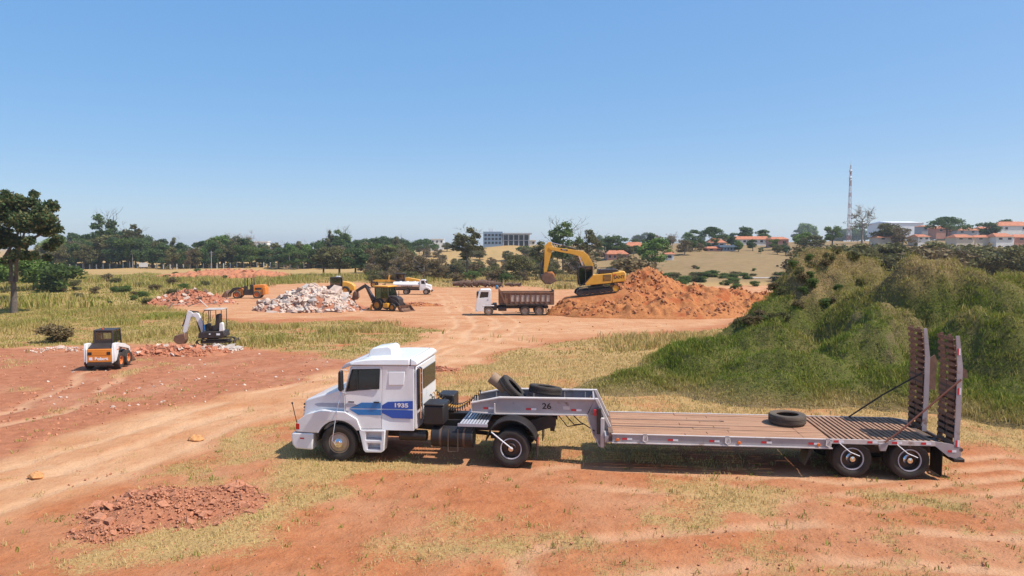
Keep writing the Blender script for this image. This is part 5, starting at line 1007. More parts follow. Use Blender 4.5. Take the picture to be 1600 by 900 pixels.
# unit trees: total height 1
PROTO = {}
def proto(k, trunk, crown): PROTO[k] = (trunk, crown)
for v in range(3):
    proto(f'broad{v}', limbs('trunk', .9, .028, .3, 6, 10+v, 'bark'), leaves('crown', blobpts(rb(20+v, 20, 0, .58, .34, .30, .14), 3000, v), .032, v, ('leaf_green', 'leaf_bright', 'leaf_olive')[v]))
    proto(f'dark{v}', limbs('trunk', .9, .028, .3, 6, 13+v, 'bark'), leaves('crown', blobpts(rb(25+v, 20, 0, .58, .34, .30, .14), 3000, v), .032, v, ('leaf_dark', 'leaf_dark', 'leaf_olive')[v]))
    proto(f'bush{v}', limbs('trunk', .5, .03, .3, 5, 40+v, 'bark', .2), leaves('crown', blobpts(rb(50+v, 14, 0, .42, .42, .3, .24), 1800, 60+v, .4), .05, v, ('leaf_green', 'leaf_olive', 'leaf_brown')[v]))
for v in range(2):
    proto(f'dome{v}', limbs('trunk', .8, .03, .55, 8, 70+v, 'bark'), leaves('crown', blobpts([(*b[:2], .45+.42*(1-((b[0]**2+b[1]**2)/.62**2))*.9, b[3], b[4]) for b in rb(75+v, 26, 0, .6, .62, .1, .17, .6)], 3400, 80+v), .034, v, ('leaf_dark', 'leaf_bright')[v]))
    proto(f'tall{v}', limbs('trunk', 1.0, .018, .26, 10, 90+v, 'bark', .3, .5, 3), leaves('crown', blobpts(rb(95+v, 19, 0, .64, .25, .33, .085, .75), 2300, 97+v, .3), .024, v, 'leaf_green' if v else 'leaf_olive'))
proto('bare0', limbs('trunk', .95, .028, .5, 9, 33, 'bark_pale', .3, .6, 14), leaves('crown', blobpts(rb(34, 24, 0, .66, .42, .24, .1), 500, 5), .02, 5, 'leaf_brown'))
proto('grey0', limbs('trunk', .9, .022, .34, 8, 35, 'bark_pale', .2, .6, 8), leaves('crown', blobpts(rb(36, 22, 0, .52, .38, .34, .13), 2300, 6), .028, 6, 'leaf_brown'))
KN = {'broad': 'broad_tree', 'dark': 'dark_tree', 'bush': 'shrub', 'dome': 'umbrella_tree', 'tall': 'tall_tree', 'bare': 'bare_tree', 'grey': 'grey_tree'}
rt = random.Random(3)
CW = dict(broad0='green', broad1='bright green', broad2='olive', dark0='dark green', dark1='deep green', dark2='dull olive', bush0='green', bush1='olive', bush2='brown', grey0='grey-brown', tall0='ragged olive', tall1='ragged green', dome0='dark domed', dome1='bright domed', bare0='bare')
LM = [(130, 'near the big left tree'), (165, 'left of the tallest ragged tree'), (200, 'below the tallest ragged tree'), (245, 'near the white sign board'), (290, 'right of the sign board'), (340, 'near the middle utility pole'), (390, 'above the orange loader'), (430, 'right of the orange loader'), (475, 'near the right utility pole'), (520, 'above the concrete rubble'), (560, 'above the soil roller'), (600, 'above the backhoe'), (640, 'above the grader'), (690, 'above the water tanker'), (735, 'left of the office block'), (770, 'below the office block'), (810, 'right of the office block'), (850, 'above the dump truck'), (890, 'behind the excavator bucket'), (940, 'behind the excavator cab'), (985, 'behind the excavator counterweight'), (1030, 'by the dirt pile peak'), (1075, 'just right of the dirt pile peak'), (1125, 'above the middle of the dirt pile'), (1170, 'below the long white building'), (1215, 'near the pink house'), (1265, 'at the dry field end'), (1315, 'left of the mast'), (1350, 'below the mast'), (1400, 'left of the warehouse'), (1445, 'below the warehouse'), (1490, 'below the dome-shaped tree'), (1540, 'by the orange roofs'), (9999, 'near the right edge')]
def where(u): return next(t for a, t in LM if u < a)
def tree(kind, u, vtop, Y, label, group=None, wide=1.0, name=None, hmin=.8, cat=None):
    p = at(u, 400, Y); x = float(p[0]); zb = gz(x, Y); zt = CH-(vtop-388)/F*Y; h = max(hmin, zt-zb)
    t = empty(name or KN[kind[:-1]], (x, Y, zb-.1), rt.uniform(0, 6.28)); w_ = h*wide*rt.uniform(.92, 1.1); t.scale = (w_, w_, h)
    for me, nm in zip(PROTO[kind], ('trunk', 'crown')):
        o = bpy.data.objects.new(nm, me); COL.objects.link(o); o.parent = t
    label = label.format(c=CW[kind], w=where(u), s='low' if h < 1.6 else 'middling' if h < 3.2 else 'tall')
    tag(t, label, cat or ('shrub' if kind[:-1] == 'bush' else 'tree'), group); return t
# --- woodland belt behind the white-post fence
gB = 'trees of the woodland belt'; lB = '{c} %s tree of the woodland belt {w}'
prof = [(60, 372), (110, 370), (150, 366), (185, 358), (215, 362), (240, 374), (300, 381), (345, 369), (385, 372), (425, 380), (470, 380), (510, 374), (560, 372), (610, 374), (650, 384)]
for row, (Y0, dv, du) in enumerate(((285, 6, 13), (303, 1, 15), (325, -3, 19))):
    u = 70+row*5
    while u < 648:
        vt = np.interp(u, [a for a, b in prof], [b for a, b in prof])+dv+rt.uniform(-4, 6)
        tree(rt.choice(['broad0', 'broad1', 'broad2', 'dark0', 'dark1', 'dark2', 'broad0', 'grey0']) if row < 2 else rt.choice(['dark0', 'dark1', 'tall0']), u, vt, Y0+rt.uniform(-6, 6), lB % ('front-row', 'second-row', 'back-row')[row], gB, rt.uniform(.8, 1.15)); u += du*rt.uniform(.7, 1.3)
u = 78
while u < 640: tree(rt.choice(['bush0', 'bush1', 'bush0']), u, 408+rt.uniform(-3, 4), 288+rt.uniform(-2, 2), 'low {c} shrub at the woodland foot {w}', 'shrubs at the woodland foot', 1.4); u += rt.uniform(8, 15)
for u, vt, k, lab in ((170, 331, 'tall1', 'tallest dark ragged tree rising above the woodland on the left'), (205, 352, 'tall0', 'second ragged tree right of the tallest one above the woodland'), (538, 356, 'tall1', 'ragged open-crowned tree standing above the middle of the woodland'), (347, 366, 'broad1', 'rounded bright green tree left of the bare grey one in the woodland'), (378, 368, 'bare0', 'bare grey tree rising above the woodland'), (516, 361, 'tall0', 'thin dark spire-like tree on the skyline left of the ragged one')): tree(k, u, vt, 300, lab, None, .55 if u == 516 else 1)
# --- nearer dark wood in the middle
for i, (u, vt) in enumerate([(505, 384), (530, 380), (555, 383), (580, 385), (605, 381), (632, 386)]): tree(['dark2', 'broad2', 'dark0', 'grey0', 'dark2', 'grey0'][i], u, vt, 222+rt.uniform(-8, 8), '{c} tree in the nearer clump behind the machines {w}', 'trees in the nearer clump', 1.15)
for u, vt in [(575, 369), (600, 365), (622, 367)]: tree('dome0', u, vt, 330, 'dark rounded skyline tree {w}', 'dark skyline trees', .9)
for i, (u, vt) in enumerate([(640, 392), (662, 396), (684, 402), (700, 408), (622, 398), (648, 404), (672, 410)]): tree('grey0' if i % 3 else 'bush2', u, vt, 185+rt.uniform(-10, 10), '{s} {c} thicket shrub {w}', 'grey thicket shrubs', 1.25)
for k, u, vt, Y, lab, wd in (('tall0', 730, 357, 190, 'tall dark tree left of the flat-roofed office block', 1.15), ('tall1', 880, 343, 200, 'tallest ragged tree right of the excavator bucket arm', 1.1), ('tall0', 918, 360, 205, 'shorter ragged tree just right of the tallest one behind the excavator boom', 1.2), ('tall0', 845, 378, 180, 'thin green tree left of the excavator boom', 1.3), ('broad2', 812, 392, 165, 'loose olive tree above the dump truck', 1.2), ('dome0', 662, 370, 360, 'umbrella-shaped tree on the skyline left of the tall dark tree', 1.1), ('grey0', 905, 385, 170, 'grey half-bare tree behind the excavator boom', 1.3),
    ('broad1', 1024, 370, 215, 'bright green rounded tree above the dirt pile', 1.35), ('bush2', 992, 394, 150, 'dark brown bush just behind the dirt pile peak', 1.3), ('broad0', 962, 364, 270, 'rounded green tree left of the red-roofed white house', 1.2), ('dark0', 1016, 362, 300, 'dark tree behind the bright green rounded one', 1.0), ('dome0', 1112, 351, 300, 'wide dark umbrella-shaped tree above the hillside houses', .95), ('dark1', 1085, 358, 310, 'dark tree left of the wide umbrella-shaped one', 1.2), ('grey0', 1070, 372, 260, 'brownish bare tree below the dark hillside trees', 1.2), ('dark0', 1160, 352, 330, 'dark green tree behind the long red roof', 1.3), ('dark1', 1190, 358, 330, 'dark green tree right of the long red roof ridge', 1.4), ('bare0', 1050, 366, 300, 'bare pale tree left of the dark hillside trees', 1),
    ('bare0', 1346, 328, 300, 'large bare spreading tree beside the lattice mast', 1.05), ('broad0', 1300, 350, 290, 'green tree left of the lattice mast', 1.1), ('broad2', 1388, 345, 280, 'olive green tree right of the large bare one', 1.5), ('grey0', 1410, 353, 270, 'grey-green tree in front of the white warehouse', 1.4), ('dome0', 1478, 335, 330, 'big dark dome-shaped tree above the pink houses', 1.1), ('dark0', 1540, 345, 350, 'dark tree left of the far red roofs at the right edge', 1.5), ('dark1', 1570, 342, 370, 'dark tree just behind the far red roofs', 1.3), ('broad1', 1255, 362, 280, 'light green tree at the right end of the dry field', 1.5), ('dark2', 1272, 366, 260, 'brown-green tree next to the light green one by the dry field', 1.6)):
    tree(k, u, vt, Y, lab, None, wd)
for i in range(9): tree(rt.choice(['dark0', 'dark1', 'broad0']), 935+i*14+rt.uniform(-5, 5), 374+rt.uniform(-4, 5), 330, 'small {c} hilltop row tree {w}', 'hilltop tree row', 1.2)
for i in range(8): tree(rt.choice(['dark0', 'broad2']), 640+i*14+rt.uniform(-5, 5), 379+rt.uniform(-3, 4), 400, 'small {c} tree on the far ridge {w}', 'ridge trees by the office block', 1.2)
for i in range(22): tree(rt.choice(['dark2', 'bush2', 'bush1', 'broad2', 'grey0']), 1262+i*16.5+rt.uniform(-6, 6), 377+rt.uniform(-5, 5), 150+rt.uniform(-14, 25), '{s} {c} hedge shrub behind the grassy mound {w}', 'hedge shrubs behind the mound', 1.6, 'hedge_shrub', cat='shrub')
# --- scrub behind the yard
def band(n, u0, u1, v0, v1, hpx, lab, grp, kinds, name='shrub', wide=1.35):
    for i in range(n):
        u = rt.uniform(u0, u1); v = rt.uniform(v0, v1); p = ground(u, v); tree(rt.choice(kinds), u, v-rt.uniform(*hpx), p.y, lab, grp, wide, name, .4)
band(60, 560, 905, 424, 443, (10, 26), '{s} {c} bush along the back of the yard {w}', 'bushes along the back of the yard', ['bush0', 'bush1', 'bush2', 'grey0', 'bush1', 'broad2'])
band(26, 930, 1190, 430, 452, (6, 13), '{s} {c} slope bush behind the heap {w}', 'bushes behind the dirt pile', ['bush0', 'bush0', 'bush1'])
band(46, -20, 330, 436, 480, (6, 15), '{s} {c} weedy bush of the left field {w}', 'weedy bushes of the left field', ['bush0', 'bush1', 'bush1', 'bush2'])
band(14, 90, 640, 424, 436, (4, 9), '{s} {c} bush on the green strip {w}', 'bushes on the strip behind the machines', ['bush0', 'bush1'])
band(4, 1060, 1230, 415, 424, (4, 9), '{s} {c} bush out on the dry field {w}', 'bushes on the dry field', ['bush0', 'bush2'])
tree('bush2', 80, 500, ground(80, 535).y, 'dry brown bush left of the skid-steer loader', None, 1.6)
for i, (u, vt, Y) in enumerate([(52, 395, 130), (82, 402, 125), (20, 398, 135), (-15, 390, 130)]): tree(['broad1', 'bush0', 'broad0', 'broad1'][i], u, vt, Y, ['bright green bushy tree just right of the big tree trunk', 'low dense green bush right of the big tree', 'green bushy tree directly behind the big tree trunk', 'green bushy tree cut by the left edge'][i], None, 1.2)
band(90, 640, 985, 398, 428, (9, 20), '{s} {c} scrub on the overgrown slope {w}', 'scrub on the overgrown slope', ['bush0', 'bush1', 'bush2', 'grey0', 'grey0', 'broad2', 'dark2'], 'scrub_bush', 1.5)
band(60, 930, 1260, 378, 398, (9, 20), '{s} {c} garden tree among hillside houses {w}', 'garden trees of the hillside houses', ['broad0', 'broad1', 'dark0', 'broad2', 'grey0'], 'garden_tree', 1.2)
band(30, 1040, 1245, 430, 441, (5, 11), '{s} {c} thicket bush below the dry field {w}', 'thicket below the dry field', ['bush0', 'bush1', 'bush0'], 'thicket_bush', 2.3)
band(40, 1250, 1610, 364, 378, (8, 18), '{s} {c} garden tree between the right-hand houses {w}', 'garden trees on the right hill', ['broad0', 'dark0', 'broad1', 'dark1'], 'garden_tree', 1.3)
rq = random.Random(41)
for i in range(46):
    x_ = rq.uniform(12, 20); y_ = 40.0+(x_-14)*.22+rq.uniform(-2.3, .8); h_ = rq.uniform(.3, .65); t = empty('mound_shrub', (x_, y_, float(zmound(np.array([x_]), np.array([y_]))[0])-.1), rq.uniform(0, 6)); t.scale = (h_*1.2, h_*1.2, h_)
    kd = rq.choice(['bush1', 'bush0', 'bush2', 'bush1'])
    for me, nm in zip(PROTO[kd], ('trunk', 'crown')): o = bpy.data.objects.new(nm, me); COL.objects.link(o); o.parent = t
    tag(t, '%s %s shrub %s on the left shoulder of the grassy mound' % ('small' if h_ < .48 else 'larger', CW[kd], 'low down' if x_ < 14.5 else 'half-way up' if x_ < 17.5 else 'near the top'), 'shrub', 'shrubs on the mound shoulder')
# --- the big tree at the left edge
p = ground(22, 489); bt = empty('broad_tree', (p.x, p.y, gz(p.x, p.y))); tag(bt, 'big dark spreading tree with pale forked trunk at the left edge', 'tree')
k_ = p.y/F; X_ = lambda u: (u-22)*k_; Zz = lambda v: (489-v)*k_
b = MB(); b.tube([(0, 0, -.3), (.05, 0, Zz(460)), (X_(23), 0, Zz(440))], [.40, .31, .28], 10)
lims = [[(23, 440), (19, 415), (14, 395), (8, 360), (0, 330)], [(23, 440), (30, 412), (40, 388), (55, 360), (75, 335)], [(16, 400), (30, 370), (36, 340), (40, 315)], [(10, 370), (-15, 350), (-35, 335)], [(45, 380), (70, 365), (95, 345)]]
for i, L in enumerate(lims): b.tube([(X_(u), (j*.5-.4)*(-1)**i, Zz(v)) for j, (u, v) in enumerate(L)], [.22, .18, .14, .1, .05][:len(L)] if i < 2 else [.18, .12, .08, .05][:len(L)], 8)
b.build('trunk', 'bark', bt)
rd = random.Random(9); bl = []
for (u, v, r_) in [(0, 320, 26), (30, 318, 22), (58, 322, 20), (85, 336, 17), (100, 340, 12), (20, 345, 26), (55, 350, 22), (-25, 330, 26), (-30, 360, 26), (0, 370, 24), (35, 375, 18), (70, 362, 17), (60, 385, 14), (10, 398, 16), (-10, 390, 18), (-50, 345, 22), (40, 308, 12), (8, 305, 14), (-15, 408, 16), (25, 395, 15), (55, 400, 12), (78, 378, 14), (92, 352, 14), (-40, 385, 22), (-5, 345, 26), (35, 335, 24), (70, 342, 20)]:
    for q in range(3): bl.append((X_(u)+rd.uniform(-1, 1)*r_*k_*.4, rd.uniform(-1, 1)*3.6, Zz(v)+rd.uniform(-.5, .5), r_*k_*.62, r_*k_*.5))
me = leaves('crown', blobpts(bl, 30000, 7, .3), .21, 8, 'leaf_dark'); me2 = leaves('crown', blobpts(bl, 9000, 17, .8), .2, 9, 'leaf_olive')
link('crown', me, bt, smooth=0); link('outer_crown', me2, bt, smooth=0)
# ================================================================ FENCE, POLES, SIGN, MAST
p0, p1 = at(88, 418, 283.), at(475, 418, 283.)
fe = empty('post_fence', (p0[0], 283, gz(p0[0], 283))); tag(fe, 'long wire fence with white posts along the foot of the woodland', 'fence')
n_ = 38; pm_ = MB().box(-.15, .15, -.15, .15, -.3, 2.1).mesh('post'); pm_.materials.append(M['post_white'])
for i in range(n_):
    x_ = (p1[0]-p0[0])*i/(n_-1); o = bpy.data.objects.new('post', pm_); COL.objects.link(o); o.parent = fe; o.location = (x_, 0, gz(p0[0]+x_, 283)-fe.location.z)
for z_ in (.5, 1.0, 1.5): MB().tube([((p1[0]-p0[0])*i/12, 0, gz(p0[0]+(p1[0]-p0[0])*i/12, 283)-fe.location.z+z_) for i in range(13)], .02, 4).build('wire', 'pole_grey', fe)
for u, vt, lab in ((207, 394, 'thin pale pole beside the white sign board at the fence'), (330, 392, 'thin grey utility pole at the fence above the orange loader'), (452, 396, 'thin grey utility pole at the right end of the fence')):
    p = at(u, 400, 278.); z_ = gz(p[0], 278); po = empty('utility_pole', (p[0], 278, z_)); tag(po, lab, 'pole'); h = CH-(vt-388)/F*278-z_
    MB().cyl((0, 0, -.3), (0, 0, h), .16, .1, 8).build('mast', 'pole_grey', po); MB().box(-.8, .8, -.06, .06, h-.8, h-.68).build('crossarm', 'pole_grey', po)
p = at(224, 412, 276.); sg_ = empty('sign_board', (p[0], 276, gz(p[0], 276))); tag(sg_, 'white sign board standing before the woodland fence', 'sign'); MB().box(-1.7, 1.7, -.05, .05, .9, 2.6).build('board', 'wall_white', sg_)
for x_ in (-1.3, 1.3): MB().box(x_-.07, x_+.07, .06, .2, -.2, 2.4).build('leg', 'post_wood', sg_)
Y = 420.; p = at(1327, 350, Y); zb = gz(p[0], Y); zt = CH-(259-388)/F*Y; tw = empty('lattice_mast', (p[0], Y, zb)); tag(tw, 'tall red and white lattice telecom mast on the skyline', 'mast'); H_ = zt-zb; ns = 14
for i in range(ns):
    za, zc = H_*i/ns, H_*(i+1)/ns; ra, rc = 1.5-1.15*i/ns, 1.5-1.15*(i+1)/ns; b = MB()
    for q in range(3):
        a0, a1 = 2*PI*q/3, 2*PI*(q+1)/3; P_ = lambda r, a, z: (math.cos(a)*r, math.sin(a)*r, z)
        b.tube([P_(ra, a0, za), P_(rc, a0, zc)], .13, 4); b.tube([P_(ra, a0, za), P_(rc, a1, zc)], .07, 4); b.tube([P_(ra, a1, za), P_(rc, a0, zc)], .07, 4); b.tube([P_(rc, a0, zc), P_(rc, a1, zc)], .07, 4)
    b.build('mast_section', 'tower_red' if i % 2 == 0 else 'tower_white', tw)
for z_ in (.80, .83, .92): MB().cyl((-.5, 0, H_*z_), (.5, 0, H_*z_), .9, n=12).build('dish', 'tower_white', tw)
MB().cyl((0, 0, H_), (0, 0, H_+3), .06).build('antenna', 'tower_white', tw)
# ================================================================ BUILDINGS
def house(u0, u1, vt, vb, Y, wall, label, roofv=None, rmat='roof_tile', win=2, depth=7, hip=.4, name='house', cat='house', group=None, sink=3.0):
    q = ground((u0+u1)/2, vb).y; Y = q if Y*.7 < q < Y*1.25 else Y
    a, b_ = at(u0, 390, Y), at(u1, 390, Y); w_ = float(b_[0]-a[0]); zt = CH-(vt-388)/F*Y; zw = CH-(vb-388)/F*Y; zr = CH-((roofv or vt-6)-388)/F*Y
    h = empty(name, (float(a[0]+b_[0])/2, Y, zw)); tag(h, label, cat, group); H_ = zt-zw
    MB().box(-w_/2, w_/2, 0, depth, -sink, H_).build('wall', wall, h)
    e = .45; y0, y1 = -e, depth+e; x0, x1 = -w_/2-e, w_/2+e; r_ = zr-zw; i_ = w_*.5*hip
    if rmat == 'flat': MB().box(x0, x1, y0, y1, H_+.002, r_).build('roof', wall, h)
    else:
        MB().add([(x0, y0, H_+.002), (x1, y0, H_+.002), (x1, y1, H_+.002), (x0, y1, H_+.002), (x0+i_, depth/2, r_), (x1-i_, depth/2, r_)], [(0, 1, 5, 4), (2, 3, 4, 5), (1, 2, 5), (3, 0, 4), (3, 2, 1, 0)]).build('roof', rmat, h, smooth=0)
    for i in range(win):
        x_ = -w_/2+w_*(i+.5)/win; ww = min(1.3, w_/win*.45); wf = MB().box(x_-ww/2, x_+ww/2, -.05, .02, H_*.35, H_*.78).build('window', 'window_dark', h); MB().box(x_-ww/2-.1, x_+ww/2+.1, -.12, -.051, H_*.30, H_*.35).build('sill', 'wall_white', wf)
    return h
house(979, 1006, 385, 397, 280, 'wall_cream', 'cream house with red hipped roof left of the bright green tree', 378, win=3)
house(949, 981, 397, 406, 240, 'wall_pink', 'long low pink house with red roof behind the excavator counterweight', 391, win=4)
house(1108, 1134, 379, 388, 285, 'wall_grey', 'grey-blue house with orange gable roof below the umbrella tree', 372, hip=.7)
house(1150, 1203, 374, 381, 320, 'wall_white', 'long white building with long red roof on the hillside', 369, win=6, hip=.1)
house(1206, 1232, 374, 387, 310, 'wall_pink', 'pink house right of the long white building', 370, win=2)
house(1040, 1053, 397, 406, 200, 'wall_white', 'tiny white house with red roof beside the bright green tree', 392, win=1, depth=4)
house(1126, 1150, 386, 393, 260, 'wall_blue', 'low blue-grey shed with a row of windows at the top of the dry field', 383, 'flat', win=5, name='shed', cat='shed')
house(1106, 1128, 388, 393, 262, 'wall_pink', 'low orange-roofed shed left of the blue-grey shed', 385, win=2, name='shed', cat='shed')
house(1392, 1442, 348, 362, 440, 'roof_white', 'large white warehouse on the right skyline', 345, 'roof_white', win=0, depth=30, hip=.05, name='warehouse', cat='warehouse')
for i, (u0, u1, vt, vb, rv, Y, wl, lab) in enumerate([(1440, 1462, 354, 362, 352, 360, 'wall_grey', 'grey flat house in front of the white warehouse'), (1462, 1492, 357, 364, 353, 350, 'wall_pink', 'pink house with low red roof under the dome-shaped tree'), (1494, 1528, 360, 366, 355, 345, 'wall_grey', 'low grey house with red-brown roof right of the dome-shaped tree'), (1530, 1556, 358, 366, 354, 352, 'wall_white', 'small white house among roofs right of the dome-shaped tree'), (1558, 1612, 353, 362, 346, 360, 'wall_white', 'big white house with red roof at the right edge'),
     (1494, 1522, 371, 376, 366, 270, 'wall_cream', 'house with bright orange roof just above the hedge'), (1524, 1556, 371, 376, 367, 272, 'wall_cream', 'house with faded red roof right of the bright orange one'), (1556, 1584, 370, 377, 364, 268, 'wall_white', 'white house with red gable roof above the hedge near the right edge'), (1586, 1625, 371, 377, 366, 270, 'wall_pink', 'red-roofed house cut by the right edge just above the hedge'), (1372, 1402, 371, 376, 368, 275, 'wall_cream', 'low red-roofed house below the large bare tree'), (1434, 1452, 370, 376, 366, 272, 'wall_white', 'small red-roofed house with white gable left of the orange roofs')]):
    house(u0, u1, vt, vb, Y, wl, lab, rv, win=2)
# office block
Y = 430.; a = at(755, 384, Y); of = empty('office_block', (a[0], Y, a[2])); tag(of, 'modern dark grey office block with framed glass front on the far ridge', 'building'); k_ = Y/F
MB().box(0, 30*k_, 0, 18, -4, 22*k_).build('main_wing', 'wall_blue', of); MB().box(30*k_+.1, 72*k_, 2, 18, -4, 17*k_).build('glass_wing', 'window_dark', of)
for i in range(6): MB().box(30*k_+.2+i*8*k_, 30*k_+.9+i*8*k_, .5, 2, -3, 18*k_).build('column', 'wall_grey', of)
MB().box(30*k_, 76*k_, -.5, 18, 18*k_, 20*k_).build('roof_slab', 'wall_grey', of); MB().box(30*k_+.1, 72*k_, 1.2, 2.2, 8*k_, 9*k_).build('floor_slab', 'wall_grey', of)
for i in range(5):
    for j in range(3): MB().box((2+i*5.6)*k_, (5.6+i*5.6)*k_, -.08, .02, (3+j*6)*k_, (6.4+j*6)*k_).build('window', 'window_dark', of)
MB().box(8*k_, 16*k_, 4, 9, 22*k_, 27*k_).build('roof_tank', 'wall_white', of)
for u, w_, vt, Y, lab in ((405, 26, 378, 620, 'far white building on the skyline above the woodland'), (318, 22, 379, 640, 'faint pale building on the left skyline'), (683, 20, 374, 600, 'small white building on the skyline left of the office block'), (826, 22, 376, 520, 'small white building on the ridge right of the office block')): house(u-w_/2, u+w_/2, vt, vt+8, Y, 'wall_white', lab, vt-1, 'flat', win=3, sink=8, name='far_building', cat='building')
# pale road strip between the dirt pile and the mound
p0, p1 = ground(1160, 434), ground(1262, 434)
struct(MB().box(p0.x, p1.x+4, p0.y-3, p0.y+4, -2.4, float(zbase(p0.x, p0.y))+.12).build('pale_road', 'concrete_grey'))
# ================================================================ RUBBLE, CLODS, STUMPS
def chunkmesh(seed, mat, fl=.7):
    rd = random.Random(seed); b = MB().box(-.5, .5, -.5, .5, -.5*fl, .5*fl)
    b.v = [(x+rd.uniform(-.22, .22), y+rd.uniform(-.22, .22), z+rd.uniform(-.16, .16)) for x, y, z in b.v]; me = b.mesh('chunk'); me.materials.append(M[mat]); return me
CH_ = {m: [chunkmesh(i*7+len(m), m, .35+.15*(i % 4)) for i in range(6)] for m in ('concrete', 'concrete_grey', 'brick_red', 'rock_orange', 'clod_red', 'stump')}
rr = random.Random(21); ORD = ['first', 'second', 'third', 'fourth', 'fifth', 'sixth', 'seventh', 'eighth']
def put(mesh, name, parent, loc, s, tilt=.6, flat=1):
    o = bpy.data.objects.new(name, mesh); COL.objects.link(o); o.parent = parent; o.location = loc; o.scale = (s*rr.uniform(.8, 1.4), s*rr.uniform(.7, 1.1), s*rr.uniform(.7, 1.2)*flat); o.rotation_euler = (rr.uniform(-tilt, tilt), rr.uniform(-tilt, tilt), rr.uniform(0, 6.28)); return o
def gravel(name, parent, pts, s0, s1, mat, seed):
    """many small pieces joined: too small to pick apart"""
    rd = random.Random(seed); b = MB()
    for p in pts:
        s = rd.uniform(s0, s1); E3 = Euler((rd.uniform(-1, 1), rd.uniform(-1, 1), rd.uniform(0, 6.28))).to_matrix(); vs = [E3 @ Vector((x*s*rd.uniform(.3, .65), y*s*rd.uniform(.3, .6), z*s*rd.uniform(.2, .5)))+Vector(p) for x in (-1, 1) for y in (-1, 1) for z in (-1, 1)]
        b.add(vs, [(0, 1, 3, 2), (4, 6, 7, 5), (0, 4, 5, 1), (2, 3, 7, 6), (0, 2, 6, 4), (1, 5, 7, 3)])
    o = b.build(name, mat, parent, smooth=0); o['kind'] = 'stuff'; return o
def rubble(name, label, u, v, rx, ry, h, core, mats, n, s0, s1, seed, nsm=500, dens=.7, bias=1.0, e=.8, cat='rubble pile'):
    p = ground(u, v); zf = heap(name, label, p.x, p.y, rx, ry, h, core, seed, .18, e, .35, cat); root = COL.objects[-1] if 0 else [o for o in COL.objects if o.get('label') == label][0]
    g = np.random.default_rng(seed)
    def spots(k, q0=1.02):
        a = g.uniform(0, 2*PI, k); q = g.uniform(0, q0, k)**dens*g.uniform(.85, 1.2, k)*(1+.2*np.sin(2*a+seed)+.17*np.sin(3*a+seed*1.7)+.1*np.sin(5*a+seed)); x = p.x+np.cos(a)*q*rx; y = p.y+np.sin(a)*q*ry; return np.stack([x, y, zf(x, y)], 1)
    for P_ in spots(n): put(rr.choice(CH_[rr.choice(mats)]), 'chunk', root, (P_[0], P_[1], P_[2]+.03), rr.uniform(s0, s1)*(1 if rr.random() < .85 else 1.5), .7)
    if nsm:
        P_ = spots(nsm, 1.12); gravel('small_rubble', root, P_+np.array([0, 0, .03]), s0*.5, s0*1.1, mats[0], seed)
    return root
rubble('rubble_pile', 'big pile of pale broken concrete chunks in front of the soil roller', 486, 484, 6.6, 4.6, 3.0, 'soil_brick', ['concrete', 'concrete', 'concrete_grey', 'concrete'], 280, .35, .75, 501, 1500, .6)
rubble('rubble_pile', 'low heap of red brick rubble and planks beside the orange wheel loader', 300, 474, 6.0, 4.5, 1.9, 'soil_brick', ['brick_red', 'brick_red', 'concrete', 'stump'], 110, .25, .55, 511, 700)
rubble('rubble_bank', 'low bank of red and white rubble between the skid loader and compact excavator', 262, 553, 4.0, 1.5, .5, 'soil_red', ['brick_red', 'clod_red', 'concrete', 'brick_red'], 130, .12, .34, 521, 900, .7, e=.7)
rubble('rubble_bank', 'strip of pale rubble under the compact excavator tracks', 338, 548, 2.2, .8, .24, 'soil_red', ['concrete', 'concrete_grey'], 60, .14, .36, 531, 200, .7)
rubble('rubble_bank', 'small rubble and dark debris left of the skid loader', 95, 548, 2.6, 1.0, .3, 'soil_red', ['concrete', 'clod_red', 'brick_red'], 40, .1, .25, 541, 200, .7)
rubble('dirt_heap', 'low heap of crumbled red clods in the left foreground', 265, 792, 2.9, 2.1, .42, 'soil_red', ['clod_red'], 120, .05, .17, 551, 1500, .8, e=1.7, cat='dirt pile')
rubble('dirt_heap', 'thin spill of red earth left of and nearer than the clod heap', 165, 835, 1.5, .9, .16, 'soil_red', ['clod_red'], 40, .04, .11, 556, 500, .8, e=1.5, cat='dirt pile')
rubble('dirt_heap', 'small clump of red clods at the right of the foreground heap', 372, 768, .62, .35, .24, 'soil_red', ['clod_red'], 40, .06, .17, 561, 200, .8, cat='dirt pile')
rubble('dirt_heap', 'small spill of red earth right of the truck cab beyond the grass', 688, 578, 1.2, .8, .18, 'soil_brick', ['brick_red'], 20, .08, .2, 571, 200, cat='dirt pile')
rubble('dirt_heap', 'ridge of dumped brown earth in front of the backhoe bucket', 655, 478, 3.4, 1.0, .5, 'soil_orange', ['clod_red'], 20, .15, .35, 581, 150, cat='dirt pile')
rubble('earth_bank', 'long bank of cut orange earth in front of the white-post fence', 355, 433, 19, 6, 2.4, 'soil_red', ['brick_red', 'concrete'], 14, .5, 1.0, 591, 60, e=.5, cat='dirt pile')
g2 = np.random.default_rng(77)
x = g2.uniform(3, 34, 2600); y = g2.uniform(68, 90, 2600); z = zpile(x, y); kp = (z-zbase(x, y) > .25) & (fbm(x*.5, y*.5, 3, 611) > .45) & (np.hypot(x-EXC[0], y-EXC[1]) > 4)
gravel('earth_clods', PILE, np.stack([x, y, z+.03], 1)[kp], .1, .36, 'clod_orange', 612)
def litter(name, label, u0, u1, v0, v1, n, s0, s1, mat, seed, msk=None):
    P_ = []
    while len(P_) < n:
        q = ground(rr.uniform(u0, u1), rr.uniform(v0, v1)); 
        if msk and masks(np.array([q.x]), np.array([q.y]))[msk][0] < .5: continue
        P_.append((q.x, q.y, gz(q.x, q.y)+s0*.15))
    o = gravel(name, None, P_, s0, s1, mat, seed); tag(o, label, 'stones', kind='stuff')
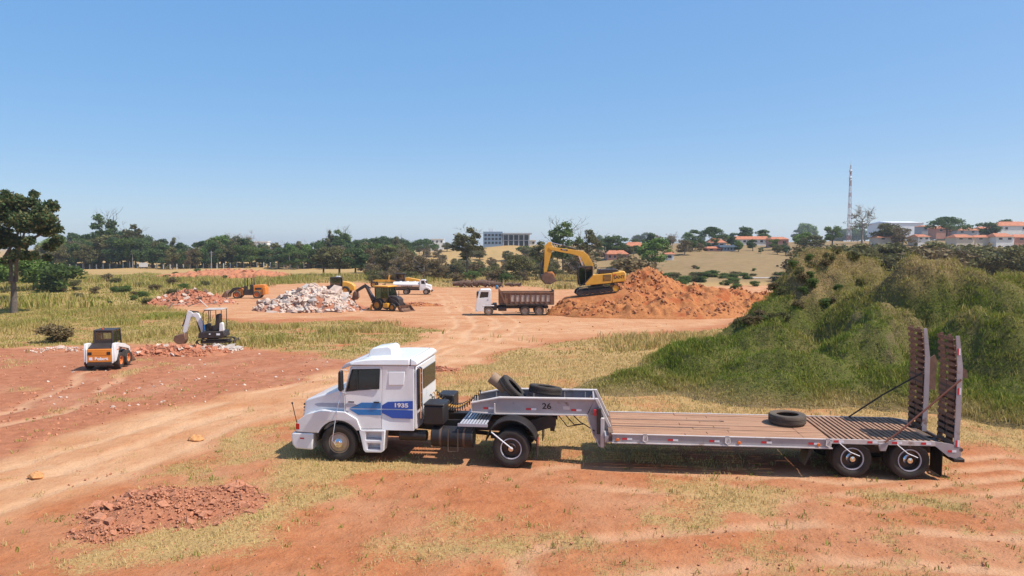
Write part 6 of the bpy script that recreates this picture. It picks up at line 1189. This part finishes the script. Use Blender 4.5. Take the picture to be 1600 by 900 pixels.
litter('loose_stones', 'small red stones scattered over the red earth patch', 0, 540, 548, 690, 420, .03, .11, 'clod_red', 1, 'red')
litter('loose_pale_stones', 'small pale stones scattered over the red earth patch', 60, 520, 545, 640, 60, .04, .12, 'concrete', 2, 'red')
litter('loose_clods', 'small clods lying on the foreground earth', 100, 1600, 735, 890, 700, .012, .05, 'clod_red', 3)
litter('yard_stones', 'small stones scattered over the yard', 420, 1050, 450, 520, 90, .06, .2, 'rock_orange', 4)
for u, v, s, lab in ((306, 688, .36, 'orange boulder on the sandy road with a tan broken face'), (57, 746, .30, 'small orange rock lying on the near end of the sandy road')):
    p = ground(u, v); r_ = bpy.data.meshes.new('rock'); b = MB().lathe([(0, -.2), (.4, -.25), (.55, .0), (.42, .3), (.18, .48), (0, .5)], 9, ax='z', closed=False); rd = random.Random(u); b.v = [(x*(1+rd.uniform(-.2, .2)), y*rd.uniform(.8, 1.2), z+rd.uniform(-.07, .07)) for x, y, z in b.v]
    o = b.build('boulder', 'rock_orange', None, (p.x, p.y, gz(p.x, p.y)+.02), smooth=0); o.scale = (s*1.3, s, s*.8); tag(o, lab, 'rock')
# uprooted stumps and logs at the back of the yard
for i, (u, v, s) in enumerate([(716, 449, 1.3), (727, 449, 1.5), (740, 449, 1.3), (752, 449, 1.6), (764, 449, 1.4), (776, 449, 1.1), (795, 448, .9), (808, 448, .8)]):
    p = ground(u, v); st = empty('tree_stump', (p.x, p.y, gz(p.x, p.y))); tag(st, '%s uprooted stump from the left in the row at the back of the yard' % ORD[i], 'stump', 'uprooted stumps at the back of the yard')
    rd = random.Random(i); b = MB().tube([(-.9*s, 0, .5*s), (0, .1, .6*s), (.7*s, 0, .45*s)], [.34*s, .38*s, .5*s], 9); b.build('log', 'stump', st)
    for k in range(7):
        a = rd.uniform(0, 2*PI); c_ = Vector((.7*s, 0, .45*s)); d_ = Vector((rd.uniform(.1, .6), math.cos(a), math.sin(a)*.8)); e_ = c_+d_*s*rd.uniform(.7, 1.1); e_.z = max(.05, e_.z); MB().tube([c_, (c_+e_)/2+Vector((.1, 0, .06)), e_], [.2*s, .12*s, .05*s], 6).build('root', 'stump', st)
# loose planks on the red brick heap
for i in range(7):
    p = ground(262+i*14+rr.uniform(-4, 4), 481+rr.uniform(-4, 4)); o = MB().box(-.9, .9, -.09, .09, -.03, .03).build('loose_plank', 'plank_pale' if i % 3 else 'stump', None, (p.x, p.y, gz(p.x, p.y)+.35), (rr.uniform(-.3, .3), rr.uniform(-.7, .7), rr.uniform(0, 3))); tag(o, '%s broken plank from the left at the foot of the red brick heap' % ORD[i], 'plank', 'broken planks by the red heap')
# ================================================================ AIR
hz = bpy.data.materials.new('haze'); hz.use_nodes = True; nt = hz.node_tree; nt.nodes.remove(nt.nodes['Principled BSDF'])
pv = N(nt, 'ShaderNodeVolumePrincipled'); pv.inputs['Color'].default_value = (.82, .88, .95, 1); pv.inputs['Density'].default_value = .0002; pv.inputs['Anisotropy'].default_value = .2
nt.links.new(pv.outputs[0], nt.nodes['Material Output'].inputs['Volume'])
hb = bpy.data.objects.new('haze', MB().box(-2100, 2100, -120, 5000, -6, 75).mesh('haze')); hb.data.materials.append(hz); COL.objects.link(hb); tag(hb, 'thin pale haze hanging in the air over the whole site', 'haze', kind='stuff')
